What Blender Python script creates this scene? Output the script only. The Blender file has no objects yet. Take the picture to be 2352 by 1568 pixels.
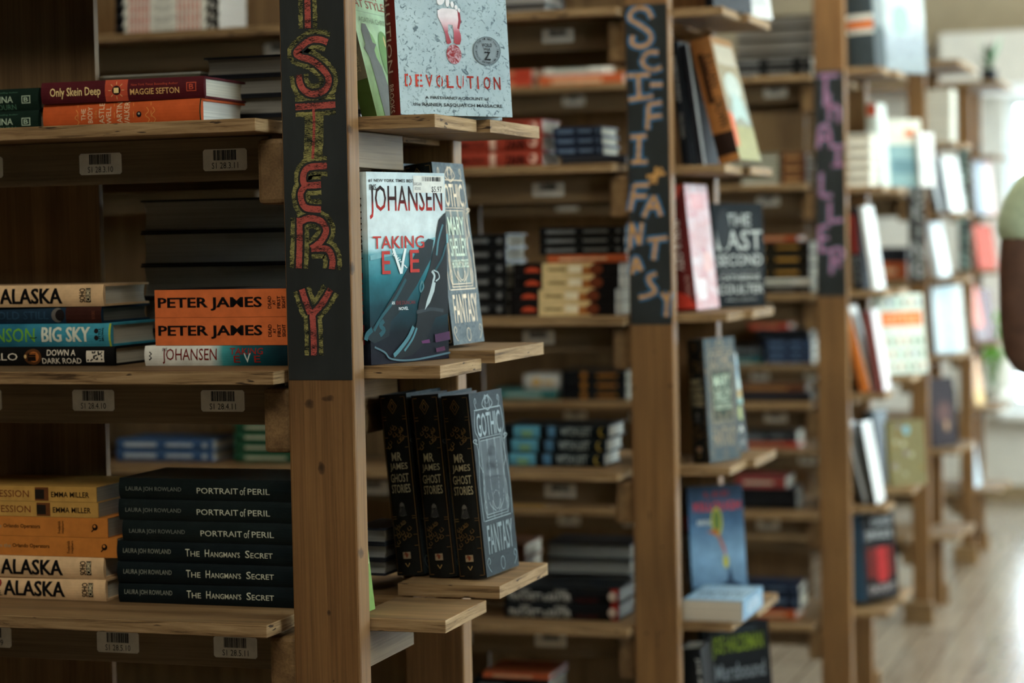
import bpy, bmesh, math, random
from mathutils import Vector, Matrix
random.seed(7)
S = bpy.context.scene
COL = S.collection

# ------------------------------------------------------------------ camera
F, CX, CY, EYE = 5000.0, 1176.0, 784.0, 1.40
R = Matrix(((0.94988620, 0.00454982, 0.31256281), (0.31195709, 0.05009530, -0.94877460), (-0.01997467, 0.99873408, 0.04616548)))
EYEV = Vector((0, 0, EYE))
cam_d = bpy.data.cameras.new('camera'); cam = bpy.data.objects.new('camera', cam_d); COL.objects.link(cam)
cam.matrix_world = Matrix.Translation(EYEV) @ R.to_4x4()
cam_d.sensor_width = 36.0; cam_d.lens = 36.0 * F / 2352.0
cam_d.clip_start = 0.05; cam_d.clip_end = 100
cam_d.dof.use_dof = True; cam_d.dof.focus_distance = 2.67; cam_d.dof.aperture_fstop = 3.7
S.camera = cam
# ------------------------------------------------------------------ world, light, exposure
W = bpy.data.worlds.new('daylight'); S.world = W; W.use_nodes = True
bg = W.node_tree.nodes['Background']; bg.inputs[0].default_value = (0.74, 0.91, 1.0, 1); bg.inputs[1].default_value = 22.0
S.view_settings.view_transform = 'Standard'; S.view_settings.look = 'None'
S.view_settings.exposure = -0.3; S.view_settings.gamma = 1.0; S.view_settings.use_curve_mapping = False
def area(name, loc, size, power, col, direction):
    l = bpy.data.lights.new(name, 'AREA'); l.shape = 'RECTANGLE'; l.size, l.size_y = size; l.energy = power; l.color = col
    o = bpy.data.objects.new(name, l); COL.objects.link(o); o.location = loc
    o.rotation_euler = Vector(direction).to_track_quat('-Z', 'Y').to_euler(); return o
DAY = (0.86, 1.0, 0.95)
RW = 2.6                                     # inner face of the wall along the aisle
area('window_daylight', (RW - 0.06, 2.2, 2.3), (1.5, 1.5), 10, DAY, (-1, 0, -0.25))
area('window_daylight', (RW - 0.06, 5.4, 2.3), (2.2, 1.5), 34, DAY, (-1, 0, -0.25))
area('window_daylight', (RW - 0.06, 8.4, 2.3), (2.2, 1.5), 150, DAY, (-1, 0, -0.25))
WARM = (1, 0.95, 0.80)
area('ceiling_light', (-0.7, 0.5, 3.2), (2.0, 0.7), 48, WARM, (-0.15, 0.3, -1))
area('ceiling_light', (-0.9, 3.2, 3.2), (1.4, 0.4), 24, WARM, (-0.1, 0.1, -1))
area('ceiling_light', (-0.6, 5.3, 3.2), (1.4, 0.4), 34, WARM, (-0.1, 0.1, -1))

# ------------------------------------------------------------------ projection helpers (photo pixel -> point on a real plane)
def ray(px, py): return R @ Vector(((px - CX) / F, -(py - CY) / F, -1.0))
def atY(px, py, Y):
    r = ray(px, py); return EYEV + r * (Y / r.y)
def proj(p):
    c = R.transposed() @ (Vector(p) - EYEV); return CX + F * c.x / -c.z, CY - F * c.y / -c.z, -c.z
def Xat(px, Y, z):
    x = -1.2
    for _ in range(4):
        py = proj((x, Y, z))[1]; x = atY(px, py, Y).x
    return x

# ------------------------------------------------------------------ materials
MC = {}
def lin(c): return tuple(((v / 255.0) / 12.92 if v <= 10 else ((v / 255.0 + 0.055) / 1.055) ** 2.4) for v in c)
def newmat(name):
    m = bpy.data.materials.new(name); m.use_nodes = True
    nt = m.node_tree; return m, nt, nt.nodes['Principled BSDF']
def N(nt, t, **kw):
    n = nt.nodes.new(t)
    for k, v in kw.items(): setattr(n, k, v)
    return n
def ramp(nt, fac, stops, interp='LINEAR'):
    r = N(nt, 'ShaderNodeValToRGB'); r.color_ramp.interpolation = interp
    el = r.color_ramp.elements
    while len(el) > 1: el.remove(el[-1])
    el[0].position = stops[0][0]; el[0].color = (*stops[0][1], 1)
    for p, c in stops[1:]:
        e = el.new(p); e.color = (*c, 1)
    nt.links.new(fac, r.inputs[0]); return r.outputs[0]
def mapped(nt, scale, rot=(0, 0, 0), rand=True):
    tc = N(nt, 'ShaderNodeTexCoord'); mp = N(nt, 'ShaderNodeMapping'); mp.inputs['Scale'].default_value = scale; mp.inputs['Rotation'].default_value = rot
    if rand:
        oi = N(nt, 'ShaderNodeObjectInfo'); ml = N(nt, 'ShaderNodeVectorMath', operation='SCALE'); ad = N(nt, 'ShaderNodeVectorMath', operation='ADD')
        cb = N(nt, 'ShaderNodeCombineXYZ')
        for i in range(3): nt.links.new(oi.outputs['Random'], cb.inputs[i])
        ml.inputs['Scale'].default_value = 37.0
        nt.links.new(cb.outputs[0], ml.inputs[0]); nt.links.new(ml.outputs[0], ad.inputs[0]); nt.links.new(tc.outputs['Object'], ad.inputs[1])
        nt.links.new(ad.outputs[0], mp.inputs[0])
    else: nt.links.new(tc.outputs['Object'], mp.inputs[0])
    return mp.outputs[0]
def noise(nt, vec, scale, detail=4, rough=0.55, dist=0.0):
    n = N(nt, 'ShaderNodeTexNoise'); n.inputs['Scale'].default_value = scale; n.inputs['Detail'].default_value = detail
    n.inputs['Roughness'].default_value = rough; n.inputs['Distortion'].default_value = dist
    nt.links.new(vec, n.inputs['Vector']); return n.outputs['Fac']
def mix(nt, fac, a, b, mode='MIX'):
    m = N(nt, 'ShaderNodeMix', data_type='RGBA', blend_type=mode)
    if isinstance(fac, float): m.inputs[0].default_value = fac
    else: nt.links.new(fac, m.inputs[0])
    for i, v in ((6, a), (7, b)):
        if isinstance(v, tuple): m.inputs[i].default_value = (*v, 1)
        else: nt.links.new(v, m.inputs[i])
    return m.outputs[2]
def bump(nt, b, h, strength=0.15, dist=0.002):
    n = N(nt, 'ShaderNodeBump'); n.inputs['Strength'].default_value = strength; n.inputs['Distance'].default_value = dist
    nt.links.new(h, n.inputs['Height']); nt.links.new(n.outputs[0], b.inputs['Normal'])

KN = {'post_front': [(-.002, .0, 1.125, .008, .019), (.010, .0, 1.21, .018, .009), (-.016, .0, 1.205, .011, .012), (.004, .0, .945, .005, .007), (.008, .0, .86, .004, .004), (.0445, -.01, 1.02, .006, .012), (.0445, 0, 1.37, .005, .013), (.0445, 0, 1.54, .005, .012)],
      'post_second': [(.006, 0, 1.18, .004, .005), (-.036, 0, 1.11, .006, .007), (.036, 0, 1.113, .008, .008), (.014, 0, .80, .006, .006), (-.02, 0, .63, .005, .005), (.010, 0, .632, .005, .005), (-.01, 0, .86, .003, .02), (.002, 0, .62, .004, .05)],
      'post_third': [(.0, 0, 1.0, .006, .008), (-.02, 0, .7, .005, .006), (.01, 0, .5, .006, .008)]}
def wood(axis, dark=(0.12, 0.066, 0.027), light=(0.28, 0.175, 0.078), knots=0.0, name='wood'):
    key = (name, axis)
    if key in MC: return MC[key]
    m, nt, b = newmat('%s_grain_%s' % (name, axis))
    sc = {'X': (0.9, 14, 14), 'Y': (14, 0.9, 14), 'Z': (14, 14, 0.9)}[axis]
    v = mapped(nt, sc)
    f = noise(nt, v, 2.2, 6, 0.6, 0.8)
    c = ramp(nt, f, [(0.28, dark), (0.5, tuple((a + d) / 2 for a, d in zip(dark, light))), (0.72, light)])
    sc2 = {'X': (2, 120, 120), 'Y': (120, 2, 120), 'Z': (120, 120, 2)}[axis]
    g = noise(nt, mapped(nt, sc2), 3.0, 3, 0.6)
    gc = ramp(nt, g, [(0.3, (0.72, 0.70, 0.66)), (0.6, (1.05, 1.05, 1.05))])
    c = mix(nt, 1.0, c, gc, 'MULTIPLY')
    big = ramp(nt, noise(nt, mapped(nt, (1, 1, 1)), 3.0, 2), [(0.3, (0.8, 0.8, 0.82)), (0.7, (1.15, 1.12, 1.08))])
    c = mix(nt, 1.0, c, big, 'MULTIPLY')
    if name in KN:                              # dark knots at their places in the timber (heights above the floor; the post's own origin is at half height)
        tc = N(nt, 'ShaderNodeTexCoord')
        wob = N(nt, 'ShaderNodeTexNoise'); wob.inputs['Scale'].default_value = 90; nt.links.new(tc.outputs['Object'], wob.inputs['Vector'])
        for kx, ky, kz, rx, rz in KN[name]:
            mp = N(nt, 'ShaderNodeMapping'); mp.vector_type = 'POINT'; nt.links.new(tc.outputs['Object'], mp.inputs[0])
            sc_ = (1 / rx, 1 / .03, 1 / rz); mp.inputs['Scale'].default_value = sc_; mp.inputs['Location'].default_value = (-kx * sc_[0], -(-.018 if ky == 0 else ky) * sc_[1], -(kz - 1.15) * sc_[2])
            ln_ = N(nt, 'ShaderNodeVectorMath', operation='LENGTH'); nt.links.new(mp.outputs[0], ln_.inputs[0])
            ad = N(nt, 'ShaderNodeMath', operation='MULTIPLY_ADD'); nt.links.new(wob.outputs['Fac'], ad.inputs[0]); ad.inputs[1].default_value = .9; nt.links.new(ln_.outputs['Value'], ad.inputs[2])
            kf = ramp(nt, ad.outputs[0], [(.55, (.95,) * 3), (.95, (.75,) * 3), (1.0, (.35,) * 3), (1.0, (0,) * 3)] if False else [(.45, (.9,) * 3), (.8, (.6,) * 3), (1.0, (0.0,) * 3)])
            c = mix(nt, kf, c, (0.03, 0.015, 0.007))
    if knots:
        vo = N(nt, 'ShaderNodeTexVoronoi'); vo.inputs['Scale'].default_value = 1.0
        kv = mapped(nt, {'X': (4, 11, 11), 'Y': (11, 4, 11), 'Z': (11, 11, 4)}[axis]); nt.links.new(kv, vo.inputs['Vector'])
        kf = ramp(nt, vo.outputs['Distance'], [(0.0, (1, 1, 1)), (0.10, (0.9,) * 3), (0.17, (0.0,) * 3)])
        c = mix(nt, kf, c, (0.035, 0.018, 0.009))
    nt.links.new(c, b.inputs['Base Color']); b.inputs['Roughness'].default_value = 0.62
    b.inputs['Specular IOR Level'].default_value = 0.25
    bump(nt, b, g, 0.12, 0.0015)
    MC[key] = m; return m
def ply(axis):
    key = ('ply', axis)
    if key in MC: return MC[key]
    m, nt, b = newmat('plywood_edge_' + axis)
    sc = {'X': (5, 5, 100), 'Y': (5, 5, 100)}[axis]
    f = noise(nt, mapped(nt, sc), 1.6, 5, 0.65, 0.6)
    c = ramp(nt, f, [(0.30, (0.06, 0.034, 0.015)), (0.45, (0.22, 0.135, 0.062)), (0.7, (0.38, 0.255, 0.13))])
    sp = ramp(nt, noise(nt, mapped(nt, (22, 22, 110)), 1.3, 2), [(0.66, (0, 0, 0)), (0.71, (1, 1, 1))])
    c = mix(nt, sp, c, (0.04, 0.025, 0.015))
    nt.links.new(c, b.inputs['Base Color']); b.inputs['Roughness'].default_value = 0.75; b.inputs['Specular IOR Level'].default_value = 0.15
    bump(nt, b, f, 0.25, 0.002)
    MC[key] = m; return m
def flat(c, rough=0.5, metal=0.0, emit=0.0):
    key = ('flat', c, rough, metal, emit)
    if key in MC: return MC[key]
    m, nt, b = newmat('colour_%d_%d_%d' % c); l = lin(c)
    f = noise(nt, mapped(nt, (1, 1, 1)), 60, 3)
    cc = ramp(nt, f, [(0.3, tuple(x * 0.88 for x in l)), (0.7, tuple(min(1, x * 1.1) for x in l))])
    nt.links.new(cc, b.inputs['Base Color']); b.inputs['Roughness'].default_value = rough; b.inputs['Metallic'].default_value = metal
    b.inputs['Specular IOR Level'].default_value = 0.08
    if emit:
        b.inputs['Emission Color'].default_value = (*l, 1); b.inputs['Emission Strength'].default_value = emit
    MC[key] = m; return m
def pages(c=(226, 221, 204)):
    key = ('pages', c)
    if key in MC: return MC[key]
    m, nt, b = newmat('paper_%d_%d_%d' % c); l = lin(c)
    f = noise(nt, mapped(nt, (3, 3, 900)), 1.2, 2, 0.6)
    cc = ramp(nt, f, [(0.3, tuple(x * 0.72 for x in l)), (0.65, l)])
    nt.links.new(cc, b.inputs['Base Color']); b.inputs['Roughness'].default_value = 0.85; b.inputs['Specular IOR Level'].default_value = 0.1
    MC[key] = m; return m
def grad(name, stops, axis=0, length=0.24, rough=0.35, start=0.0):
    """printed gradient along one of the cover's own axes"""
    if name in MC: return MC[name]
    m, nt, b = newmat(name)
    tc = N(nt, 'ShaderNodeTexCoord'); sx = N(nt, 'ShaderNodeSeparateXYZ'); nt.links.new(tc.outputs['Object'], sx.inputs[0])
    mr = N(nt, 'ShaderNodeMapRange'); mr.inputs[1].default_value = start; mr.inputs[2].default_value = start + length
    nt.links.new(sx.outputs[axis], mr.inputs[0])
    c = ramp(nt, mr.outputs[0], [(p, lin(q)) for p, q in stops])
    f = noise(nt, mapped(nt, (1, 1, 1), rand=False), 40, 4)
    c = mix(nt, 1.0, c, ramp(nt, f, [(0.3, (0.82,) * 3), (0.7, (1.15,) * 3)]), 'MULTIPLY')
    nt.links.new(c, b.inputs['Base Color']); b.inputs['Roughness'].default_value = max(rough, .6); b.inputs['Specular IOR Level'].default_value = 0.06
    MC[name] = m; return m
def speckle(name, base, spots, scale, lo, hi, rough=0.4):
    if name in MC: return MC[name]
    m, nt, b = newmat(name); v = mapped(nt, (1, 1, 1), rand=False)
    f = noise(nt, v, scale, 6, 0.7, 1.2); c = ramp(nt, f, [(lo, lin(spots)), (hi, lin(base))])
    c = mix(nt, 1.0, c, ramp(nt, noise(nt, v, scale / 9, 3), [(0.3, (0.82, 0.84, 0.86)), (0.7, (1.1, 1.1, 1.1))]), 'MULTIPLY')
    nt.links.new(c, b.inputs['Base Color']); b.inputs['Roughness'].default_value = max(rough, .6); b.inputs['Specular IOR Level'].default_value = 0.06
    MC[name] = m; return m
def chalk(name, c, lo=0.40, hi=0.52):
    key = ('chalk', name)
    if key in MC: return MC[key]
    m, nt, b = newmat('chalk_' + name)
    v = mapped(nt, (.55, 1, 1.7), rand=False)
    f = noise(nt, v, 560, 4, 0.8, 0.2); f2 = noise(nt, v, 70, 2)
    ad = N(nt, 'ShaderNodeMath', operation='MULTIPLY_ADD'); nt.links.new(f2, ad.inputs[0]); ad.inputs[1].default_value = 0.5; nt.links.new(f, ad.inputs[2])
    cc = ramp(nt, ad.outputs[0], [(lo + 0.2, BOARD), (hi + 0.28, lin(c))])
    nt.links.new(cc, b.inputs['Base Color']); b.inputs['Roughness'].default_value = 0.95; b.inputs['Specular IOR Level'].default_value = 0.05
    MC[key] = m; return m
BOARD = lin((31, 35, 34))
def boardmat():
    if 'board' in MC: return MC['board']
    m, nt, b = newmat('chalkboard_paint')
    f = noise(nt, mapped(nt, (8, 8, 2)), 2.2, 4, 0.6)
    c = ramp(nt, f, [(0.42, BOARD), (0.62, lin((38, 43, 43))), (0.80, lin((58, 63, 64)))])
    nt.links.new(c, b.inputs['Base Color']); b.inputs['Roughness'].default_value = 0.62; b.inputs['Specular IOR Level'].default_value = 0.3
    MC['board'] = m; return m

# ------------------------------------------------------------------ mesh builder
class MB:
    def __init__(s): s.v = []; s.f = []; s.m = []; s.mats = []
    def mi(s, m):
        if m not in s.mats: s.mats.append(m)
        return s.mats.index(m)
    def poly(s, pts, m):
        n = len(s.v); s.v += [tuple(p) for p in pts]; s.f.append(tuple(range(n, n + len(pts)))); s.m.append(s.mi(m))
    def mesh(s, verts, faces, m):
        n = len(s.v); s.v += [tuple(p) for p in verts]; k = s.mi(m)
        for f in faces: s.f.append(tuple(n + i for i in f)); s.m.append(k)
    def box(s, lo, hi, m, my=None, mx=None):
        x0, y0, z0 = lo; x1, y1, z1 = hi
        V = [(x0, y0, z0), (x1, y0, z0), (x1, y1, z0), (x0, y1, z0), (x0, y0, z1), (x1, y0, z1), (x1, y1, z1), (x0, y1, z1)]
        n = len(s.v); s.v += V
        for f, k in (((0, 3, 2, 1), m), ((4, 5, 6, 7), m), ((0, 1, 5, 4), my or m), ((2, 3, 7, 6), my or m), ((1, 2, 6, 5), mx or m), ((3, 0, 4, 7), mx or m)):
            s.f.append(tuple(n + i for i in f)); s.m.append(s.mi(k))
    def build(s, name, parent=None, loc=None, bevel=0.0, smooth=False):
        me = bpy.data.meshes.new(name); me.from_pydata(s.v, [], s.f)
        for m in s.mats: me.materials.append(m)
        me.polygons.foreach_set('material_index', s.m)
        if smooth: me.polygons.foreach_set('use_smooth', [True] * len(s.f))
        me.update()
        o = bpy.data.objects.new(name, me); COL.objects.link(o)
        if parent is not None: o.parent = parent
        if loc is not None: o.location = loc
        if bevel:
            b = o.modifiers.new('bevel', 'BEVEL'); b.width = bevel; b.segments = 2; b.limit_method = 'ANGLE'
        return o
def empty(name, loc, label, cat, group=None):
    o = bpy.data.objects.new(name, None); COL.objects.link(o); o.location = loc; o.empty_display_size = 0.05
    tag(o, label, cat, group); return o
def tag(o, label, cat, group=None, kind=None):
    if label: o['label'] = label
    if cat: o['category'] = cat
    if group: o['group'] = group
    if kind: o['kind'] = kind
    return o
def board(name, parent, lo, hi, axis, bevel=0.0015, edge=False, wood_name='wood', **kw):
    """one timber board; coordinates are world, the mesh is centred on its own origin"""
    c = [(a + b) / 2 for a, b in zip(lo, hi)]; h = [(b - a) / 2 for a, b in zip(lo, hi)]
    mb = MB(); w = wood(axis, name=wood_name, **kw)
    mb.box([-x for x in h], h, w, ply('X') if edge else None, ply('Y') if edge else None)
    off = parent.location if parent else Vector((0, 0, 0))
    return mb.build(name, parent, Vector(c) - off, bevel)

TX = {}
def text(s, bold=0.0, cut=None):
    """lettering as a flat mesh in the unit square; cut ('x' or 'y') slices it so that it can follow a rounded spine"""
    bold = min(bold, 0.012); k = (s, bold, cut)
    if k in TX: return TX[k]
    cu = bpy.data.curves.new('lettering', 'FONT'); cu.body = s; cu.offset = bold; cu.resolution_u = 2; cu.align_x = 'CENTER' if '\n' in s else 'LEFT'
    o = bpy.data.objects.new('lettering', cu); me = o.to_mesh()
    bm = bmesh.new(); bm.from_mesh(me); o.to_mesh_clear(); bpy.data.objects.remove(o); bpy.data.curves.remove(cu)
    xs = [v.co.x for v in bm.verts]; ys = [v.co.y for v in bm.verts]; x0, x1, y0, y1 = min(xs), max(xs), min(ys), max(ys)
    if cut:
        for i in range(1, 8):
            t = i / 8.0
            co = (x0 + (x1 - x0) * t, 0, 0) if cut == 'x' else (0, y0 + (y1 - y0) * t, 0)
            bmesh.ops.bisect_plane(bm, geom=bm.verts[:] + bm.edges[:] + bm.faces[:], plane_co=co, plane_no=(1, 0, 0) if cut == 'x' else (0, 1, 0), dist=1e-6)
    bm.verts.index_update()
    V = [((v.co.x - x0) / (x1 - x0), (v.co.y - y0) / (y1 - y0)) for v in bm.verts]; Fc = [tuple(v.index for v in f.verts) for f in bm.faces]
    bm.free(); TX[k] = (V, Fc); return TX[k]
def smooth_path(pts, n=6):
    if len(pts) < 3: return pts
    P = [pts[0]] + list(pts) + [pts[-1]]; out = []
    for i in range(1, len(P) - 2):
        a, b, c, d = P[i - 1], P[i], P[i + 1], P[i + 2]
        for k in range(n):
            t = k / n
            out.append(tuple(0.5 * (2 * b[j] + (c[j] - a[j]) * t + (2 * a[j] - 5 * b[j] + 4 * c[j] - d[j]) * t * t + (3 * b[j] - a[j] - 3 * c[j] + d[j]) * t ** 3) for j in (0, 1)))
    out.append(tuple(pts[-1])); return out
def ribbon(pts, w, jit=0.0, rnd=random):
    """2-D ribbon along a polyline: verts and quads, facing +w"""
    V = []; Fc = []; n = len(pts)
    for i, p in enumerate(pts):
        a = pts[max(i - 1, 0)]; b = pts[min(i + 1, n - 1)]
        dx, dy = b[0] - a[0], b[1] - a[1]; l = math.hypot(dx, dy) or 1
        nx, ny = -dy / l, dx / l; ww = w * (1 + jit * rnd.uniform(-1, 1))
        V += [(p[0] - nx * ww, p[1] - ny * ww), (p[0] + nx * ww, p[1] + ny * ww)]
    for i in range(n - 1): Fc.append((2 * i, 2 * i + 2, 2 * i + 3, 2 * i + 1))
    return V, Fc
def ell(cx, cy, rx, ry, n=20, rot=0.0):
    return [(cx + rx * math.cos(t) * math.cos(rot) - ry * math.sin(t) * math.sin(rot), cy + rx * math.cos(t) * math.sin(rot) + ry * math.sin(t) * math.cos(rot)) for t in (2 * math.pi * i / n for i in range(n))]

# ------------------------------------------------------------------ books
class Book:
    """local frame: x along the spine from head to tail (length L), y from spine to fore edge (width W), z thickness T, front cover on +z"""
    def __init__(s, L, Wd, T, mat, hard=True, page=(226, 221, 204), spine=None, back=None):
        s.L, s.W, s.T, s.hard, s.page = L, Wd, T, hard, page
        s.c = MB(); s.e = 0.0003
        t = s.t = 0.0028 if hard else 0.0006; s.bul = min(0.004, T * 0.12) if hard else 0.0002
        sp = spine or mat; bk = back or mat; n = 8
        prof = [(s.sy(v * T), v * T) for v in [i / n for i in range(n + 1)]]
        for i in range(n):
            (y0, z0), (y1, z1) = prof[i], prof[i + 1]
            s.c.poly([(0, y0, z0), (L, y0, z0), (L, y1, z1), (0, y1, z1)], sp)
            for x, d in ((0, 1), (L, -1)):
                q = [(x, y0, z0), (x, y1, z1), (x, t + 0.001, max(t, min(T - t, z1))), (x, t + 0.001, max(t, min(T - t, z0)))]
                s.c.poly(q if d > 0 else q[::-1], sp)
        y0 = s.sy(0)
        s.c.poly([(0, y0, T), (L, y0, T), (L, Wd, T), (0, Wd, T)], mat)
        s.c.poly([(0, y0, 0), (0, Wd, 0), (L, Wd, 0), (L, y0, 0)], bk)
        for z0, z1, mm in ((0, t, bk), (T - t, T, mat)):
            s.c.poly([(0, Wd, z0), (0, Wd, z1), (L, Wd, z1), (L, Wd, z0)], mm)
            s.c.poly([(0, 0, z0), (0, 0, z1), (0, Wd, z1), (0, Wd, z0)], mm)
            s.c.poly([(L, 0, z0), (L, Wd, z0), (L, Wd, z1), (L, 0, z1)], mm)
        s.c.poly([(0, t, t), (L, t, t), (L, Wd, t), (0, Wd, t)], bk)
        s.c.poly([(0, t, T - t), (0, Wd, T - t), (L, Wd, T - t), (L, t, T - t)], mat)
    def sy(s, v): return -s.bul * (1 - ((v - s.T / 2) / (s.T / 2)) ** 2) - 0.0002
    def sm(s, u, v): return (u, s.sy(v) - s.e, v)
    def cm(s, u, v): return (s.L - v, u, s.T + s.e)
    def step(s): s.e += 0.000025
    # spine: u metres from head, v fraction of thickness
    def st(s, txt, u0, u1, v0, v1, m, bold=0.0):
        V, Fc = text(txt, bold, 'y'); T = s.T; w = .03 * abs(v1 - v0) * T if bold > .02 else 0.0      # heavy faces: the same letters set three times, side by side
        for d in ((-w, 0, w) if w else (0,)):
            s.step(); s.c.mesh([s.sm(u0 + d + a * (u1 - u0), (v0 + b * (v1 - v0)) * T) for a, b in V], Fc, m)
    def sv(s, txt, u0, u1, v0, v1, m, bold=0.0):       # reads upright when the book stands
        V, Fc = text(txt, bold, 'x'); s.step(); T = s.T
        s.c.mesh([s.sm(u1 - b * (u1 - u0), (v0 + a * (v1 - v0)) * T) for a, b in V], Fc, m)
    def su(s, txt, u0, u1, v0, v1, m, bold=0.0):       # reads upright when turned the other way
        V, Fc = text(txt, bold, 'x'); s.step(); T = s.T
        s.c.mesh([s.sm(u0 + (1 - b) * (u1 - u0), (v0 + a * (v1 - v0)) * T) for a, b in V], Fc, m)
    def sr(s, u0, u1, v0, v1, m, n=4):
        s.step(); T = s.T
        for i in range(n):
            a = v0 + (v1 - v0) * i / n; b = v0 + (v1 - v0) * (i + 1) / n
            s.c.poly([s.sm(u0, a * T), s.sm(u1, a * T), s.sm(u1, b * T), s.sm(u0, b * T)], m)
    def sp(s, pts, m):
        s.step(); bm = bmesh.new(); bm.faces.new([bm.verts.new((u, v, 0)) for u, v in pts])
        for i in range(1, 8): bmesh.ops.bisect_plane(bm, geom=bm.verts[:] + bm.edges[:] + bm.faces[:], plane_co=(0, i / 8.0, 0), plane_no=(0, 1, 0), dist=1e-6)
        bm.verts.index_update()
        s.c.mesh([s.sm(v.co.x, v.co.y * s.T) for v in bm.verts], [tuple(v.index for v in f.verts) for f in bm.faces], m); bm.free()
    def sl(s, pts, w, m):
        s.step(); V, Fc = ribbon([(u, v * s.T) for u, v in pts], w); s.c.mesh([s.sm(a, b) for a, b in V], Fc, m)
    # front cover: fractions of width and height, v up from the tail
    def ct(s, txt, u0, u1, v0, v1, m, bold=0.0):
        V, Fc = text(txt, bold); s.step()
        s.c.mesh([s.cm((u0 + a * (u1 - u0)) * s.W, (v0 + b * (v1 - v0)) * s.L) for a, b in V], Fc, m)
    def cr(s, u0, u1, v0, v1, m): s.cp([(u0, v0), (u1, v0), (u1, v1), (u0, v1)], m)
    def cp(s, pts, m):
        s.step()
        a = sum(p[0] * q[1] - q[0] * p[1] for p, q in zip(pts, pts[1:] + pts[:1]))
        if a < 0: pts = pts[::-1]
        s.c.poly([s.cm(u * s.W, v * s.L) for u, v in pts], m)
    def cl(s, pts, w, m, sm=True, up=0.0):
        s.step(); P = [(u * s.W, v * s.L) for u, v in (smooth_path(pts) if sm else pts)]
        V, Fc = ribbon(P, w); s.c.mesh([s.cm(a, b) for a, b in V], Fc, m)
    def page_block(s):
        p = MB(); L, Wd, T, t = s.L, s.W, s.T, s.t
        ix, iy = (0.0035, 0.005) if s.hard else (0.0003, 0.0003); cc = 0.004 if s.hard else 0.0
        m = pages(s.page); z0, z1 = t + 0.0001, T - t - 0.0001; n = 5
        y0 = t + 0.0012
        pr = [(Wd - iy - cc * (1 - ((i / n) * 2 - 1) ** 2), z0 + (z1 - z0) * i / n) for i in range(n + 1)]
        for i in range(n):
            (ya, za), (yb, zb) = pr[i], pr[i + 1]
            p.poly([(ix, ya, za), (ix, yb, zb), (L - ix, yb, zb), (L - ix, ya, za)], m)
        p.poly([(ix, y0, z0)] + [(ix, y, z) for y, z in pr][::1] + [(ix, y0, z1)], m)
        p.poly(([(L - ix, y0, z0)] + [(L - ix, y, z) for y, z in pr] + [(L - ix, y0, z1)])[::-1], m)
        p.poly([(ix, y0, z0), (L - ix, y0, z0), (L - ix, pr[0][0], z0), (ix, pr[0][0], z0)][::-1], m)
        p.poly([(ix, y0, z1), (L - ix, y0, z1), (L - ix, pr[-1][0], z1), (ix, pr[-1][0], z1)], m)
        return p
    def build(s):
        r = bpy.data.objects.new('hardcover_book' if s.hard else 'paperback_book', None); COL.objects.link(r); r.empty_display_size = 0.03
        s.c.build('dust_jacket' if s.hard else 'cover', r); s.page_block().build('page_block', r); return r
def dup(root):
    r = root.copy(); COL.objects.link(r)
    for ch in list(root.children):
        c = ch.copy(); COL.objects.link(c); c.parent = r
    return r
PROTO = {}
def take(key, maker):
    """first call builds the kind, later calls copy it"""
    if key not in PROTO:
        b = maker(); PROTO[key] = (b.build(), b); return PROTO[key][0], b
    r, b = PROTO[key]; return dup(r), b
# ------------------------------------------------------------------ the room
def struct(name, mb, **k):
    o = mb.build(name, **k); o['kind'] = 'structure'; return o
def floormat():
    m, nt, b = newmat('floor_planks')
    v = mapped(nt, (1, 1, 1), (0, 0, math.pi / 2), rand=False)
    br = N(nt, 'ShaderNodeTexBrick'); br.inputs['Scale'].default_value = 1.0; br.inputs['Brick Width'].default_value = 1.4; br.inputs['Row Height'].default_value = 0.13
    br.inputs['Mortar Size'].default_value = 0.0025; br.inputs['Color1'].default_value = (0.34, 0.27, 0.20, 1); br.inputs['Color2'].default_value = (0.24, 0.185, 0.135, 1); br.inputs['Mortar'].default_value = (0.08, 0.055, 0.04, 1)
    nt.links.new(v, br.inputs['Vector'])
    g = noise(nt, mapped(nt, (26, 1.6, 1), rand=False), 2.0, 5, 0.6)
    c = mix(nt, 1.0, br.outputs['Color'], ramp(nt, g, [(0.3, (0.75, 0.74, 0.72)), (0.7, (1.12, 1.12, 1.12))]), 'MULTIPLY')
    nt.links.new(c, b.inputs['Base Color']); b.inputs['Roughness'].default_value = 0.22; b.inputs['Specular IOR Level'].default_value = 0.75
    bump(nt, b, g, 0.03, 0.001); return m
def plaster(name, c):
    key = ('plaster', name)
    if key in MC: return MC[key]
    m, nt, b = newmat(name); l = lin(c)
    f = noise(nt, mapped(nt, (1, 1, 1), rand=False), 9, 5)
    nt.links.new(ramp(nt, f, [(0.3, tuple(x * 0.93 for x in l)), (0.7, tuple(min(1, x * 1.04) for x in l))]), b.inputs['Base Color']); b.inputs['Roughness'].default_value = 0.85
    MC[key] = m; return m
LW, FARY, NEARY, CEIL = -4.6, 11.6, -1.6, 3.3
def bx(lo, hi, m): 
    b = MB(); b.box(lo, hi, m); return b
struct('floor', bx((LW, NEARY, -0.08), (RW, FARY, 0.0), floormat()))
struct('ceiling', bx((LW, NEARY, CEIL), (RW, FARY, CEIL + 0.1), plaster('ceiling_paint', (205, 188, 160))))
struct('wall_left', bx((LW - 0.1, NEARY, 0), (LW, FARY, CEIL), plaster('dark_wall_paint', (84, 74, 62))))
struct('wall_back', bx((LW, NEARY - 0.1, 0), (RW, NEARY, CEIL), plaster('dark_wall_paint', (84, 74, 62))))
white = plaster('white_wall_paint', (226, 222, 212)); beige = plaster('beige_wall_paint', (176, 160, 132))
WX0, WX1, SILL, HEAD = -1.10, 2.2, 0.46, 2.10
mb = MB()
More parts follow.
